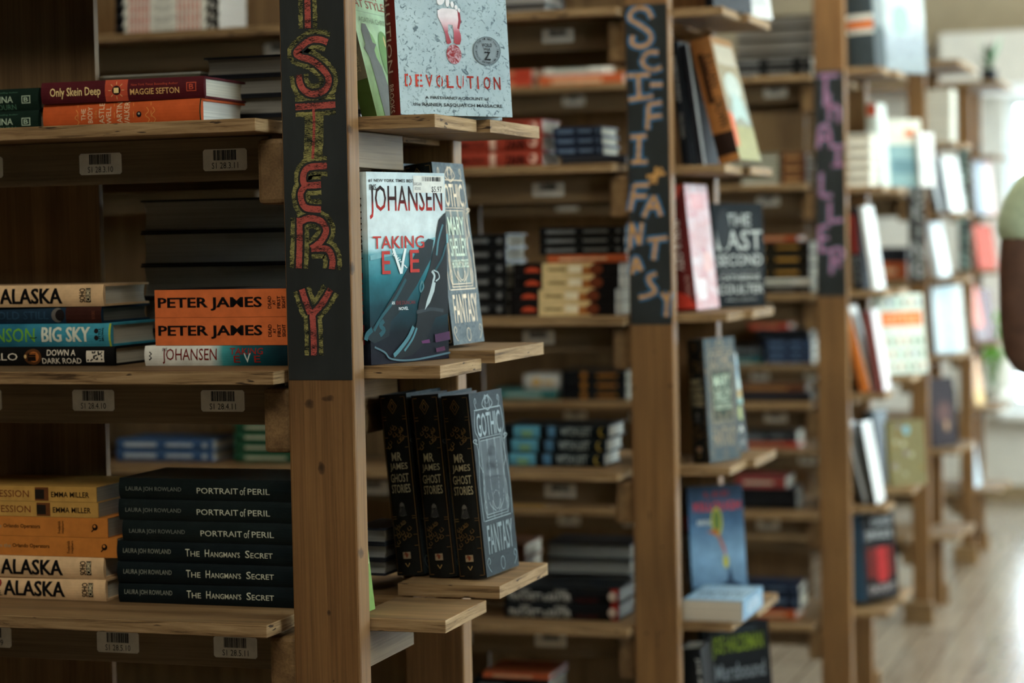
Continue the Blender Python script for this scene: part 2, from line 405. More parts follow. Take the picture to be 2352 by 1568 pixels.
for lo, hi in (((LW, FARY, 0), (WX0, FARY + 0.16, CEIL)), ((WX1, FARY, 0), (RW, FARY + 0.16, CEIL)), ((WX0, FARY, 0), (WX1, FARY + 0.16, SILL)), ((WX0, FARY, HEAD), (WX1, FARY + 0.16, CEIL))): mb.box(lo, hi, white)
struct('wall_far', mb)
# wall along the aisle with its three windows
WINS = ((1.45, 2.95), (4.3, 6.5), (7.3, 9.5)); mb = MB(); y = NEARY
for a, b in WINS:
    mb.box((RW, y, 0), (RW + 0.16, a, CEIL), white); mb.box((RW, a, 0), (RW + 0.16, b, 1.5), white); mb.box((RW, a, 3.05), (RW + 0.16, b, CEIL), white); y = b
mb.box((RW, y, 0), (RW + 0.16, FARY, CEIL), white); struct('wall_right', mb)
frame_m = flat((222, 224, 222), 0.4)
def window(name, axis, a, b, z0, z1, p, mull):
    mb = MB(); t, d = 0.05, 0.06
    def bar(u0, u1, w0, w1):
        if axis == 'x': mb.box((u0, p, w0), (u1, p + d, w1), frame_m)
        else: mb.box((p, u0, w0), (p + d, u1, w1), frame_m)
    bar(a, b, z0, z0 + t); bar(a, b, z1 - t, z1); bar(a, a + t, z0 + t, z1 - t); bar(b - t, b, z0 + t, z1 - t)
    for k in mull: bar(a + (b - a) * k - t / 2, a + (b - a) * k + t / 2, z0 + t, z1 - t)
    o = struct(name, mb)
    g = MB(); gm = MC.get('pane')
    if gm is None:
        gm, nt, bb = newmat('window_glass'); bb.inputs['Transmission Weight'].default_value = 1.0; bb.inputs['Roughness'].default_value = 0.0; bb.inputs['IOR'].default_value = 1.02; MC['pane'] = gm
    if axis == 'x': g.box((a + t, p + 0.025, z0 + t), (b - t, p + 0.031, z1 - t), gm)
    else: g.box((p + 0.025, a + t, z0 + t), (p + 0.031, b - t, z1 - t), gm)
    g.build('pane', o); return o
window('window_1', 'x', WX0, WX1, SILL, HEAD, FARY + 0.05, (0.30, 0.62))
for i, (a, b) in enumerate(WINS): window('window_%d' % (i + 2), 'y', a, b, 1.5, 3.05, RW + 0.05, (0.5,))
struct('trim_1', bx((WX0 - 0.02, FARY - 0.16, SILL - 0.035), (WX1, FARY + 0.05, SILL), flat((226, 226, 222), 0.4)))     # sill
struct('baseboard_far', bx((LW, FARY - 0.02, 0), (RW, FARY, 0.07), flat((150, 130, 100), 0.5)))
# bulkhead over the far window, with its slanted end, and the beige upper wall
mb = MB(); yb = 10.55; zb0, zb1 = 2.10, 2.345; xa, xb = -1.47, -1.30
mb.box((xb, yb, zb0), (RW, FARY, zb1), white)
mb.mesh([(xa, yb + 0.9, zb0), (xb, yb, zb0), (xb, FARY, zb0), (xa, FARY, zb0), (xa, yb + 0.9, zb1), (xb, yb, zb1), (xb, FARY, zb1), (xa, FARY, zb1)],
        [(0, 1, 5, 4), (3, 0, 4, 7), (0, 3, 2, 1), (4, 5, 6, 7)], white)
struct('trim_2', mb)
struct('trim_3', bx((LW, FARY - 0.3, zb1), (RW, FARY, CEIL), beige))

# ------------------------------------------------------------------ bookcases
Y0S = [2.4685, 4.0864, 6.1132, 7.8231, 9.2713]
XP = -1.018; XEND = -0.92; XL = -3.3
FRONT = [(1.846, 1.556, 1.246, 0.934, 0.627, 0.315), (1.844, 1.546, 1.249, 0.947, 0.642, 0.315), (1.849, 1.545, 1.234, 0.924, 0.611, 0.292),
         (1.70, 1.545, 1.235, 0.93, 0.62, 0.31), (1.70, 1.545, 1.235, 0.93, 0.62, 0.31)]
ENDF = [(1.846, 1.557, 1.2487, 0.9335, 0.628, 0.315), (1.8425, 1.5395, 1.252, 0.952, 0.648, 0.315), (1.868, 1.534, 1.239, 0.947, 0.626, 0.327),
        (1.72, 1.47, 1.235, 0.96, 0.62, 0.31), (1.72, 1.47, 1.235, 0.93, 0.66, 0.31)]
ENDB = [(1.846, 1.557, 1.2585, 0.9505, 0.64, 0.315), (1.8425, 1.5395, 1.252, 0.952, 0.648, 0.315), (1.868, 1.534, 1.239, 0.985, 0.66, 0.34),
        (1.72, 1.47, 1.235, 0.96, 0.62, 0.31), (1.72, 1.47, 1.235, 0.93, 0.66, 0.31)]
TOPS = [2.3, 2.3, 2.3, 1.985, 2.005]; PWID = [0.089, 0.087, 0.087, 0.063, 0.058]
TH = 0.0165
BLAB = ['large pine bookcase nearest the camera, its post chalked MYSTERY', 'pine bookcase with post chalked SCI-FI and FANTASY in blue and tan',
        'pine bookcase with post chalked THRILLER in pink and lilac', 'far pine bookcase with narrow post chalked COOKING in white',
        'farthest pine bookcase, plant on top, post chalked in white']
MID = 0.225; HALF = 0.20
CASES = []
WN = dict(knots=0.0)
def bookcase(k):
    Y = Y0S[k]; root = empty('bookcase', (XP, Y, 0), BLAB[k], 'bookcase', 'pine bookcases along the aisle'); top = TOPS[k]; pw = PWID[k]
    ys = Y - 0.04; ym = Y + MID; yb = Y + 0.46
    P = board('post', root, (XP - pw, Y, 0), (XP, Y + 0.036, top), 'Z', 0.003, wood_name=('post_front', 'post_second', 'post_third', 'post_wood', 'post_wood')[k], dark=(0.14, 0.068, 0.023), light=(0.25, 0.135, 0.05), knots=1.0 if k > 2 else 0.0)
    board('post', root, (XP - pw, Y + 0.378, 0), (XP, Y + 0.415, top), 'Z', 0.003, wood_name='post_wood', dark=(0.14, 0.068, 0.023), light=(0.25, 0.135, 0.05), knots=1.0)
    xg = -1.486
    board('back_panel', root, (XL, ym, 0.0), (xg, ym + 0.012, top - 0.02), 'Z', 0.0005)
    board('end_panel', root, (XL - 0.02, ys, 0), (XL, yb, top), 'Z', 0.001)
    board('top_board', root, (XL - 0.02, ys - 0.01, top), (XEND + 0.03, yb + 0.01, top + 0.02), 'X', 0.002, edge=True)
    for i, z in enumerate(FRONT[k]):
        xr = XP - pw - 0.004 - (0.014 if i % 2 else 0.0)
        s = board('shelf', root, (XL, ys + 0.004 * (i % 3), z - TH), (xr, ym - 0.001, z), 'X', 0.0012, edge=True)
        board('shelf', root, (XL, ym + 0.013, z - TH - 0.006), (XP - 0.02, yb, z - 0.006), 'X', 0.0012, edge=True)
        rail = board('label_rail', root, (XL, ys + 0.085, z - TH - 0.056), (xr - 0.02, ys + 0.097, z - TH - 0.001), 'X', 0.001, dark=(0.11, 0.075, 0.036), light=(0.2, 0.135, 0.068), wood_name='rail_wood')
        if z > 0.5: tags(k, i, rail, ys + 0.085, z - TH)
        board('label_rail', root, (XL, yb - 0.045, z - TH - 0.058), (xr - 0.02, yb - 0.033, z - TH - 0.007), 'X', 0.001, dark=(0.11, 0.075, 0.036), light=(0.2, 0.135, 0.068), wood_name='rail_wood')
        xb1 = XP - pw - 0.002
        board('shelf_bracket', root, (xb1 - 0.037, Y + 0.010, z - TH - 0.088), (xb1, Y + 0.41, z - TH - 0.007), 'Y', 0.006)
    for i, z in enumerate(ENDF[k]):
        board('end_shelf', root, (XP - 0.028, Y + 0.040, z - TH), (XEND, Y + 0.1965, z), 'X', 0.0012, edge=True)
        zb = ENDB[k][i]; xe = XEND + 0.016
        if k == 2 and i in (3, 4): xe = XEND + 0.05
        notched(root, (XP - 0.028, Y + 0.203, zb - TH), (xe, Y + 0.415, zb), XP + 0.0008, Y + 0.377)
        if k == 0 and i in (1, 3): board('shelf_cleat', root, (XP - 0.024, Y + 0.037, z - TH - 0.046), (XP - 0.004, Y + 0.196, z - TH - 0.001), 'Y', 0.001, dark=(0.11, 0.075, 0.036), light=(0.2, 0.135, 0.068), wood_name='rail_wood')  # shade under the end shelf is put into the cleat's darker wood colour
    for yy in (Y, Y + 0.452):
        board('foot_block', root, (XP - pw - 0.03, yy - 0.035, 0.0), (XP + 0.015, yy + 0.0 if yy == Y else yy - 0.001, 0.08), 'X', 0.003)
    CASES.append((root, P)); return root, P
def notched(root, lo, hi, xn, yn):
    """end shelf cut round the rear post"""
    cx, cy, cz = [(a + b) / 2 for a, b in zip(lo, hi)]; P = [(lo[0], lo[1]), (hi[0], lo[1]), (hi[0], hi[1]), (xn, hi[1]), (xn, yn), (lo[0], yn)]; P = [(x - cx, y - cy) for x, y in P]
    a, b = lo[2] - cz, hi[2] - cz; mb = MB(); n = 6; V = [(x, y, a) for x, y in P] + [(x, y, b) for x, y in P]
    mb.mesh(V, [tuple(range(n))[::-1], tuple(range(n, 2 * n))], wood('X'))
    for i in range(n):
        j = (i + 1) % n; mb.mesh([V[i], V[j], V[n + j], V[n + i]], [(0, 1, 2, 3)], ply('X') if i % 2 == 0 else ply('Y'))
    bpy_o = mb.build('end_shelf', root, Vector((cx, cy, cz)) - root.location); return bpy_o
def tags(k, i, rail, yf, zb):
    white_m = flat((205, 200, 186), 0.6); ink = flat((24, 24, 26), 0.7)
    if k == 0:
        pos = {1: [(-40, '9'), (231, '10'), (517, '11')], 2: [(-42, '9'), (215, '10'), (512, '11')], 3: [(-20, '9'), (271, '10'), (541, '11')]}.get(i, [])
        pos = [(Xat(p, yf, zb - 0.03), n) for p, n in pos]; w = 0.061
    else:
        w = 0.066; pos = [(XP - 0.235 - 0.2 * j - 0.013 * ((i * 7) % 5) + (0.03 if k > 1 else 0), str(11 - j)) for j in range(4)]
    for x, n in pos:
        mb = MB(); h = 0.0275; z1 = zb - 0.012 - 0.004 * ((i * 3) % 2); z0 = z1 - h; y = yf - 0.0006
        o = Vector(rail.location) + Vector(rail.parent.location)
        c = 0.0025
        pts = [(x - w / 2 + c, z0), (x + w / 2 - c, z0), (x + w / 2, z0 + c), (x + w / 2, z1 - c), (x + w / 2 - c, z1), (x - w / 2 + c, z1), (x - w / 2, z1 - c), (x - w / 2, z0 + c)]
        L = lambda a, b, e=0.0: (a - o.x, y - e - o.y, b - o.z)
        mb.poly([L(a, b) for a, b in pts], white_m)
        for j in range(len(pts)):
            a, b = pts[j], pts[(j + 1) % len(pts)]
            mb.poly([L(a[0], a[1]), L(a[0], a[1], -0.0005), L(b[0], b[1], -0.0005), L(b[0], b[1])], white_m)
        rn = random.Random(i * 31 + int(n)); bx0 = x - 0.26 * w; u = bx0
        while u < x + 0.25 * w:
            ww = rn.choice((0.0004, 0.0008, 0.0012, 0.0017))
            mb.poly([L(u, z0 + 0.48 * h, 0.0002), L(u + ww, z0 + 0.48 * h, 0.0002), L(u + ww, z0 + 0.95 * h, 0.0002), L(u, z0 + 0.95 * h, 0.0002)], ink); u += ww + rn.choice((0.0003, 0.0004, 0.0007))
        if k == 0:
            V, Fc = text('S1 28.%d.%s' % (i + 2, n)); tw = 0.6 * w
            mb.mesh([L(x - tw / 2 + a * tw, z0 + (0.1 + b * 0.28) * h, 0.0002) for a, b in V], Fc, ink)
        mb.build('shelf_tag', rail)
for k in range(5): bookcase(k)

# painted chalk panels: stroke paths are given as they stand on the post fronts
CH = {
 0: ('x', [([(704, -60), (707, 10), (708, 65)], 0), ([(753, 97), (735, 91), (712, 93), (692, 108), (681, 122), (692, 131), (715, 138), (738, 155), (755, 178), (752, 200), (738, 212), (718, 216), (700, 208), (690, 192), (687, 172)], 0),
   ([(679, 246), (771, 240)], 0), ([(721, 246), (722, 300), (719, 365)], 1),
   ([(752, 381), (712, 384), (698, 400), (702, 424), (738, 424)], 0), ([(702, 426), (691, 447), (702, 476), (738, 481)], 0),
   ([(689, 500), (689, 560), (687, 616)], 0), ([(689, 510), (712, 501), (738, 508), (750, 529), (738, 554), (716, 571)], 0), ([(716, 571), (752, 572), (764, 594), (763, 618)], 0),
   ([(694, 664), (704, 695), (714, 720)], 0), ([(760, 664), (742, 695), (720, 720)], 0), ([(718, 718), (721, 765), (722, 816)], 0)]),
}
def z2(p): return [(1420 + x * 0.2679, y * 0.2679) for x, y in p]
def z3(p): return [(1420 + x * 0.2806, 380 + y * 0.2806) for x, y in p]
def z6(p): return [(1840 + x * 0.2679, y * 0.2679) for x, y in p]
def z7(p): return [(1840 + x * 0.3316, 380 + y * 0.3316) for x, y in p]
CH[1] = ('x', [(z2(p), 0) for p in ([(290, 155), (250, 85), (170, 70), (110, 110), (105, 165), (170, 205), (250, 260), (285, 320), (250, 380), (180, 400), (120, 370), (125, 305)],
   [(345, 450), (260, 450), (208, 510), (230, 570), (300, 600), (370, 575)], [(80, 650), (270, 640)], [(172, 650), (180, 840)], [(90, 855), (300, 825)], [(275, 728), (380, 725)],
   [(262, 900), (250, 1110)], [(258, 895), (375, 880)], [(255, 1005), (375, 990)], [(105, 1175), (245, 1165)], [(182, 1175), (172, 1385)], [(115, 1390), (252, 1385)])]
   + [(z2(p), 2) for p in ([(328, 1430), (322, 1575)], [(245, 1515), (405, 1485)], [(275, 1570), (375, 1440)])]
   + [(z3(p), 0) for p in ([(132, 160), (118, 260), (98, 372)], [(130, 165), (252, 160)], [(115, 252), (235, 250)], [(292, 250), (245, 340), (210, 422)], [(292, 250), (325, 330), (350, 412)], [(250, 342), (332, 340)],
   [(95, 682), (108, 470)], [(108, 470), (175, 645)], [(175, 645), (195, 470)], [(240, 612), (402, 590)], [(312, 600), (290, 772)], [(112, 885), (145, 760), (190, 862)], [(115, 842), (178, 838)],
   [(315, 888), (252, 910), (262, 960), (305, 1025), (255, 1060), (170, 1080)], [(358, 1040), (398, 1098)], [(422, 1035), (402, 1110), (394, 1235)])])
CH[2] = ('x', [(z6(p), 0) for p in ([(150, 652), (322, 640)], [(212, 655), (207, 920)], [(238, 800), (243, 1045)], [(243, 940), (285, 900), (320, 940), (322, 1050)],
   [(150, 1270), (165, 1110), (200, 1075), (235, 1110), (260, 1270)], [(165, 1190), (245, 1185)], [(275, 1260), (370, 1250)], [(318, 1260), (310, 1410)], [(265, 1420), (360, 1410)])]
   + [(z7(p), 0) for p in ([(140, 50), (138, 210)], [(138, 212), (215, 208)], [(198, 250), (198, 390)], [(198, 388), (288, 378)], [(130, 425), (135, 595)], [(130, 428), (195, 418)], [(132, 505), (190, 500)], [(135, 592), (200, 585)],
   [(215, 580), (210, 755)], [(215, 585), (275, 580), (285, 630), (220, 660)], [(235, 660), (272, 700)])])
def col(cx, ys, w, kinds):
    out = []
    for y, ch in zip(ys, kinds):
        h = 17
        if ch == 'C': out.append([(cx + w, y - h * .7), (cx, y - h), (cx - w, y), (cx, y + h), (cx + w, y + h * .7)])
        elif ch in 'O': out.append(ell(cx, y, w, h, 10) + [(cx + w, y)])
        elif ch == 'K': out += [[(cx - w, y - h), (cx - w, y + h)], [(cx + w, y - h), (cx - w, y), (cx + w, y + h)]]
        elif ch == 'I': out.append([(cx, y - h), (cx, y + h)])
        elif ch == 'N': out.append([(cx - w, y + h), (cx - w, y - h), (cx + w, y + h), (cx + w, y - h)])
        elif ch == 'G': out.append([(cx + w, y - h * .7), (cx, y - h), (cx - w, y), (cx, y + h), (cx + w, y + h * .5), (cx + w, y), (cx, y)])
        elif ch == 'R': out += [[(cx - w, y + h), (cx - w, y - h), (cx + w, y - h * .5), (cx - w, y)], [(cx - w, y), (cx + w, y + h)]]
        elif ch == 'A': out += [[(cx - w, y + h), (cx, y - h), (cx + w, y + h)], [(cx - w * .5, y + 4), (cx + w * .5, y + 4)]]
        elif ch == 'F': out += [[(cx - w, y + h), (cx - w, y - h), (cx + w, y - h)], [(cx - w, y), (cx + w * .6, y)]]
        elif ch == 'T': out += [[(cx - w, y - h), (cx + w, y - h)], [(cx, y - h), (cx, y + h)]]
        elif ch == 'S': out.append([(cx + w, y - h * .7), (cx, y - h), (cx - w, y - h * .5), (cx, y), (cx + w, y + h * .5), (cx, y + h), (cx - w, y + h * .7)])
    return out
CH[3] = ('x', [(p, 0) for p in col(2110, [350, 397, 442, 487, 530, 574, 617], 11, 'COOKING')])
CH[4] = ('x', [(p, 0) for p in col(2217, [365, 412, 459, 506, 553, 598], 9, 'CRAFTS')])
ZB = [(1.2335, 2.29), (1.2325, 1.849), (1.2256, 1.859), (1.2238, 1.734), (1.2358, 1.749)]
CHC = [((152, 148, 90), (174, 84, 76), (23, 12.5, 7.4)), ((66, 118, 158), (196, 148, 88), (9.5, 0, 4.0)), ((134, 138, 166), (182, 92, 128), (5.4, 0, 1.9)), ((120, 122, 120), (190, 192, 188), (5.5, 0, 2.6)), ((110, 128, 122), (150, 172, 162), (5, 0, 2.2))]
def chalkboard(k):
    root, P = CASES[k]; Y = Y0S[k]; pw = PWID[k]; z0, z1 = ZB[k]; mb = MB(); bm = boardmat(); d = Y - 0.0006
    o = Vector(P.location) + root.location
    mb.box((XP - pw + 0.0022 - o.x, d - o.y, z0 - o.z), (XP - 0.0022 - o.x, Y + 0.001 - o.y, z1 - o.z), bm)
    out_c, in_c, (wo, wb, wi) = CHC[k]; rnd = random.Random(5 + k)
    mpp = proj((XP, Y, z0))[2] / F
    e = [0.00015]
    def lay(pts, w, m, jit):
        e[0] += 0.000012
        W3 = [atY(x, y, Y) for x, y in pts]; P2 = [(p.x, p.z) for p in W3]
        P2 = [(x, z) for x, z in P2 if z < z1 + 0.05]
        if len(P2) < 2: return
        V, Fc = ribbon(P2, w * mpp, jit, rnd)
        mb.mesh([(a - o.x, d - e[0] - o.y, min(b, z1 - 0.002) - o.z) for a, b in V], Fc, m)
    def dens(pts):
        sp = smooth_path(pts, 8) if len(pts) > 2 else pts
        outp = []
        for a, b in zip(sp, sp[1:]):
            n = max(1, int(math.hypot(b[0] - a[0], b[1] - a[1]) / (4 if k == 0 else 6)))
            outp += [(a[0] + (b[0] - a[0]) * i / n, a[1] + (b[1] - a[1]) * i / n) for i in range(n)]
        return outp + [sp[-1]]
    strokes = [(dens(p), kind) for p, kind in CH[k][1]]
    for p, kind in strokes:
        if kind != 2: lay(p, wo, chalk('outline_%d' % k, out_c, 0.46 - .10 * (k > 0), 0.60 - .12 * (k > 0)), 0.06)
    if wb:
        for p, kind in strokes:
            if kind == 0: lay(p, wb, bm, 0.05)
    for p, kind in strokes: lay(p, wi * (0.45 if kind == 1 else 1.0), chalk('stroke_%d' % k, in_c, 0.41 - .06 * (k > 0), 0.52 - .06 * (k > 0)), 0.06)
    mb.build('chalkboard', P)
for k in range(5): chalkboard(k)
# ------------------------------------------------------------------ placing books
def c(r, g, b, rough=0.45): return flat((r, g, b), rough)
WHT = c(236, 236, 226); BLK = c(20, 20, 22); CRM = c(222, 205, 165); GOLD = c(196, 160, 96); RED = c(176, 44, 36)
FOIL = flat((214, 196, 168), 0.28, 1.0); SILV = flat((214, 220, 222), 0.25, 1.0); DGOLD = flat((150, 116, 70), 0.4, 0.8)
ORD = ['bottom', 'second', 'third', 'fourth', 'fifth', 'sixth', 'seventh', 'eighth', 'ninth']
def pile(k, z, Yf, place, items, back=False, group=None, Wd=0.13):
    """flat stack; items bottom to top: (style, left px, right px, height px, turn in degrees, look)"""
    n = len(items); zz = z + 0.0002; roots = []
    for i, it in enumerate(items):
        key, x0, x1, h, rot, look = it[:6]; Y = Yf
        Xa, Xb = Xat(x0, Y, zz), Xat(x1, Y, zz); d = proj((Xb, Y, zz))[2]; T = h * d / F; L = Xb - Xa
        mk = STY.get(key) or (lambda L_, W_, T_, U_, key=key: plain(key, L_, W_, T_))
        m = L / (x1 - x0)
        ck = key if key in STY else (key, round(L, 2), round(T, 3))
        root, b = take(ck, lambda: mk(L, Wd, T, lambda px: L - (x1 - px) * m))
        if back:
            root.matrix_world = Matrix.Translation((Xb, Y + b.W, zz)) @ Matrix.Rotation(math.pi + math.radians(rot), 4, 'Z')
        else:
            M = Matrix.Translation((Xb, Y, zz)) @ Matrix.Rotation(math.radians(rot), 4, 'Z') @ Matrix.Translation((-b.L, 0, 0))
            root.matrix_world = M
        zz += b.T + 0.0004
        pos = '' if n == 1 else (', top of' if i == n - 1 else ', ' + ORD[i] + (' from bottom in' if i else ' of'))
        lab = '%s%s %s' % (look, pos + ' stack' if n > 1 else '', place)
        tag(root, lab, 'book', group or ('books stacked ' + place if n > 1 else None)); roots.append(root)
    return roots
def stand(key, mk, P, z, alpha, back, label, side=0.0, group=None):
    root, b = take(key, mk); a = math.radians(alpha); be = math.radians(back); ga = math.radians(side)
    r = Vector((math.cos(a), math.sin(a), 0)); n = Vector((math.sin(a), -math.cos(a), 0)); up = Vector((0, 0, 1))
    up, n = up * math.cos(be) - n * math.sin(be), n * math.cos(be) + up * math.sin(be)
    r, up = r * math.cos(ga) + up * math.sin(ga), up * math.cos(ga) - r * math.sin(ga)
    P = Vector(P); x, y, zc = -up, r, n
    O = P - x * b.L - zc * b.T
    lo = min((O + x * i * b.L + y * j * b.W + zc * l * b.T).z for i in (0, 1) for j in (0, 1) for l in (0, 1))
    O.z += z + 0.0003 - lo
    root.matrix_world = Matrix(((x.x, y.x, zc.x, O.x), (x.y, y.y, zc.y, O.y), (x.z, y.z, zc.z, O.z), (0, 0, 0, 1)))
    tag(root, label, 'book', group); return root
PLN = {}
def plain(key, L, Wd, T):
    """blurred background volumes: cover colour, lettering bars, hard or paper"""
    col_, ink, hard, page, pat = PLN[key]
    b = Book(L, Wd, T, c(*col_), hard, page); m = c(*ink) if ink else None
    if m and pat == 'bars':
        b.sr(0.08 * L, 0.42 * L, 0.3, 0.7, m); b.sr(0.52 * L, 0.80 * L, 0.36, 0.66, m); b.sr(0.9 * L, 0.95 * L, 0.3, 0.7, m)
    if m and pat == 'line': b.sr(0.15 * L, 0.75 * L, 0.35, 0.62, m)
    if m and pat == 'dot': b.sp([(u, v) for u, v in ell(0.35 * L, 0.5, T * 0.32, 0.32, 10)], m); b.sr(0.55 * L, 0.85 * L, 0.38, 0.6, m)
    return b
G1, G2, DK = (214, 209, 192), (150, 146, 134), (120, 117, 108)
for key, v in dict(
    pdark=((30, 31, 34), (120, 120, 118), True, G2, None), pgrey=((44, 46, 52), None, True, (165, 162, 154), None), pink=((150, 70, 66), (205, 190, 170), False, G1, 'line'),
    pcream=((206, 194, 160), (120, 96, 60), False, G1, 'line'), pgreen=((40, 82, 56), (190, 190, 160), True, G1, 'line'), porange=((190, 94, 54), (226, 190, 150), True, G1, 'line'),
    pwhite=((222, 224, 214), (120, 130, 120), True, G1, 'line'), pred=((178, 66, 46), (222, 160, 120), True, G1, 'line'), pnavy=((36, 46, 66), (96, 116, 140), True, G1, 'bars'),
    pblack=((24, 25, 26), (112, 114, 112), True, G1, 'bars'), pteal=((52, 104, 104), (170, 196, 184), True, G1, 'line'), pbrown=((96, 62, 40), (170, 130, 84), True, (200, 192, 176), 'line'),
    pgold=((34, 31, 24), (176, 132, 60), True, G1, 'dot'), pblue=((64, 92, 128), (190, 200, 206), True, G1, 'bars'), pyellow=((176, 136, 52), (70, 56, 30), False, G1, 'line'),
    psilver=((196, 198, 194), (200, 160, 70), True, G1, 'dot'), ptri=((22, 24, 28), (176, 120, 50), True, G1, 'dot')).items(): PLN[key] = v
STY = {}
def style(f): STY[f.__name__] = f; return f
@style
def greenraven(L, Wd, T, U):
    b = Book(L, Wd, T, c(26, 44, 36), True, G1); m = c(178, 200, 176); g = c(84, 128, 104)
    b.st('DEANNA', U(-42), U(34), 0.36, 0.66, m, 0.01); b.st('RAYBOURN', U(-38), U(40), 0.04, 0.28, g); b.st('New York Times Bestselling Author', U(-60), U(45), 0.78, 0.86, g)
    b.sr(U(54), U(74), 0.3, 0.66, m); b.sr(U(56), U(72), 0.34, 0.62, c(26, 44, 36)); b.st('B', U(59), U(69), 0.38, 0.58, m, 0.02); return b
@style
def castlewell(L, Wd, T, U):
    b = Book(L, Wd, T, c(202, 92, 46), True, (232, 230, 218), back=c(34, 110, 70)); m = c(240, 214, 176); g = c(226, 150, 84)
    for t, a, e, v0, v1 in (('THE', 193, 203, .34, .78), ('BODY', 208, 219, .24, .84), ('CASTLE', 234, 246, .02, .98), ('WELL', 251, 262, .18, .82), ('MARTIN', 275, 287, .02, .98), ('WALKER', 292, 304, .02, .98)):
        b_rot(b, t, U(a), U(e), v0, v1, m)
    b_rot(b, 'in the', U(223), U(230), .4, .7, g)
    for x in (184, 268, 312, 352): b.sl([(U(x), .08), (U(x) + .001, .5), (U(x), .94)], 0.0004, g)
    for x in (181, 343, 357): b.sl(smooth_path([(U(x), .15), (U(x + 6), .3), (U(x - 2), .45), (U(x + 5), .6), (U(x), .75)]), 0.0005, g)
    b.sp(ell(U(326), .5, .0036, .0036 / T, 16), c(26, 30, 36)); b.sp(ell(U(326), .52, .0016, .0014 / T, 10), c(190, 180, 160))
    b.sr(L - .0015, L, 0, 1, c(24, 60, 44)); return b
def b_rot(b, t, u0, u1, v0, v1, m, bold=0.0):
    """lettering running up the thickness of the spine"""
    V, Fc = text(t, bold, 'x'); b.step()
    b.c.mesh([b.sm(u0 + (1 - y) * (u1 - u0), (v0 + x * (v1 - v0)) * b.T) for x, y in V], Fc, m)
@style
def skein(L, Wd, T, U):
    b = Book(L, Wd, T, c(84, 30, 36), True, (226, 220, 200)); m = c(240, 214, 150); o = c(196, 84, 60)
    b.st('Only Skein Deep', U(124), U(240), .2, .72, m, 0.012); b.sr(U(250), U(301), 0, 1, o); b.sp(ell(U(276), .5, .0062, .0062 / T, 18), c(44, 22, 24))
    b.sr(U(270), U(281), .38, .62, m)
    for a in range(8): b.sl([(U(276) + .0075 * math.cos(a * .785), .5 + .0075 * math.sin(a * .785) / T), (U(276) + .0115 * math.cos(a * .785), .5 + .0115 * math.sin(a * .785) / T)], .0003, m)
    b.st('New York Times Bestselling Author', U(309), U(414), .64, .78, o); b.st('MAGGIE SEFTON', U(307), U(417), .26, .54, c(232, 186, 120), 0.01)
    b.sr(U(433), U(455), .32, .74, o); b.sr(U(435), U(453), .36, .70, c(84, 30, 36)); b.st('B', U(439), U(449), .40, .66, o, .02)
    b.cp([(.25, .35), (.6, .3), (.62, .75), (.3, .8)], c(70, 130, 170)); b.cp([(.5, .2), (.9, .25), (.85, .6), (.6, .55)], CRM); return b
@style
def alaska(L, Wd, T, U):
    b = Book(L, Wd, T, c(226, 190, 146), True, G1); k = BLK; r = c(140, 36, 34)
    b.st('ALASKA', U(9), U(148), .14, .86, k, 0.03); b.st('D', U(-12), U(5), .5, .92, r, .03); b.st('GE.', U(-12), U(5), .12, .36, k, .02)
    b.st('FROZEN', U(-130), U(-24), .5, .92, r, .03); b.st('REVENGE', U(-130), U(-20), .12, .36, k, .02)
    b.sr(U(202), U(213), .2, .84, k); b_rot(b, 'CRIME', U(203), U(212), .24, .8, CRM, .01); b_rot(b, 'SOHO', U(188), U(201), .2, .84, k, .03); return b
@style
def darkblue(L, Wd, T, U):
    b = Book(L, Wd, T, c(34, 54, 72), True, DK); b.sr(U(155), L, 0, 1, c(62, 34, 28)); b.sp(ell(U(136), .5, .009, .45, 16), c(108, 104, 100)); b.sp(ell(U(142), .5, .007, .36, 14), c(34, 30, 30))
    b.st('HOLD STILL', U(-20), U(116), .25, .75, c(46, 74, 96), .01); b_rot(b, 'BOOKS', U(214), U(221), .25, .75, c(120, 70, 50)); return b
@style
def bigsky(L, Wd, T, U):
    b = Book(L, Wd, T, grad('sky_spine', [(0, (34, 74, 92)), (.6, (48, 122, 148)), (1, (70, 160, 184))], 0, .235), True, G1)
    b.st('ATKINSON', U(-80), U(87), .2, .82, c(112, 176, 62), .015); b.st('BIG SKY', U(103), U(211), .2, .86, c(224, 230, 214), .03)
    b.sl([(U(76), .40), (U(86), .38), (U(92), .42)], .0005, BLK); b.sp(ell(U(226), .68, .0032, .0032 / T, 12), c(40, 34, 34)); b.sp(ell(U(226), .38, .0032, .0032 / T, 12), c(40, 34, 34))
    b_rot(b, 'LITTLE', U(231), U(236), .25, .8, BLK); b_rot(b, 'BROWN', U(238), U(243), .25, .8, BLK); b.sr(L - .003, L, 0, 1, c(176, 196, 70)); return b
@style
def darkroad(L, Wd, T, U):
    b = Book(L, Wd, T, c(22, 22, 22), True, G1); m = c(232, 222, 204)
    b.st('CASTILLO', U(-90), U(47), .3, .68, m); b.sp(ell(U(82), .48, .013, .42, 18), c(96, 60, 34)); b.sp(ell(U(84), .48, .008, .28, 18), c(186, 110, 54)); b.sr(U(70), U(89), .26, .68, c(30, 22, 18)); b.sp(ell(U(65), .5, .002, .1, 10), c(226, 190, 130))
    b.st('DOWN A', U(114), U(179), .54, .86, m, .02); b.st('DARK ROAD', U(103), U(192), .12, .42, m, .015)
    b.sr(U(203), U(243), .2, .8, m)
    rn = random.Random(2)
    for i in range(26): 
        u = U(204 + rn.random() * 34); v = .24 + rn.random() * .46; b.sr(u, u + .002, v, v + .07, BLK, 1)
    return b
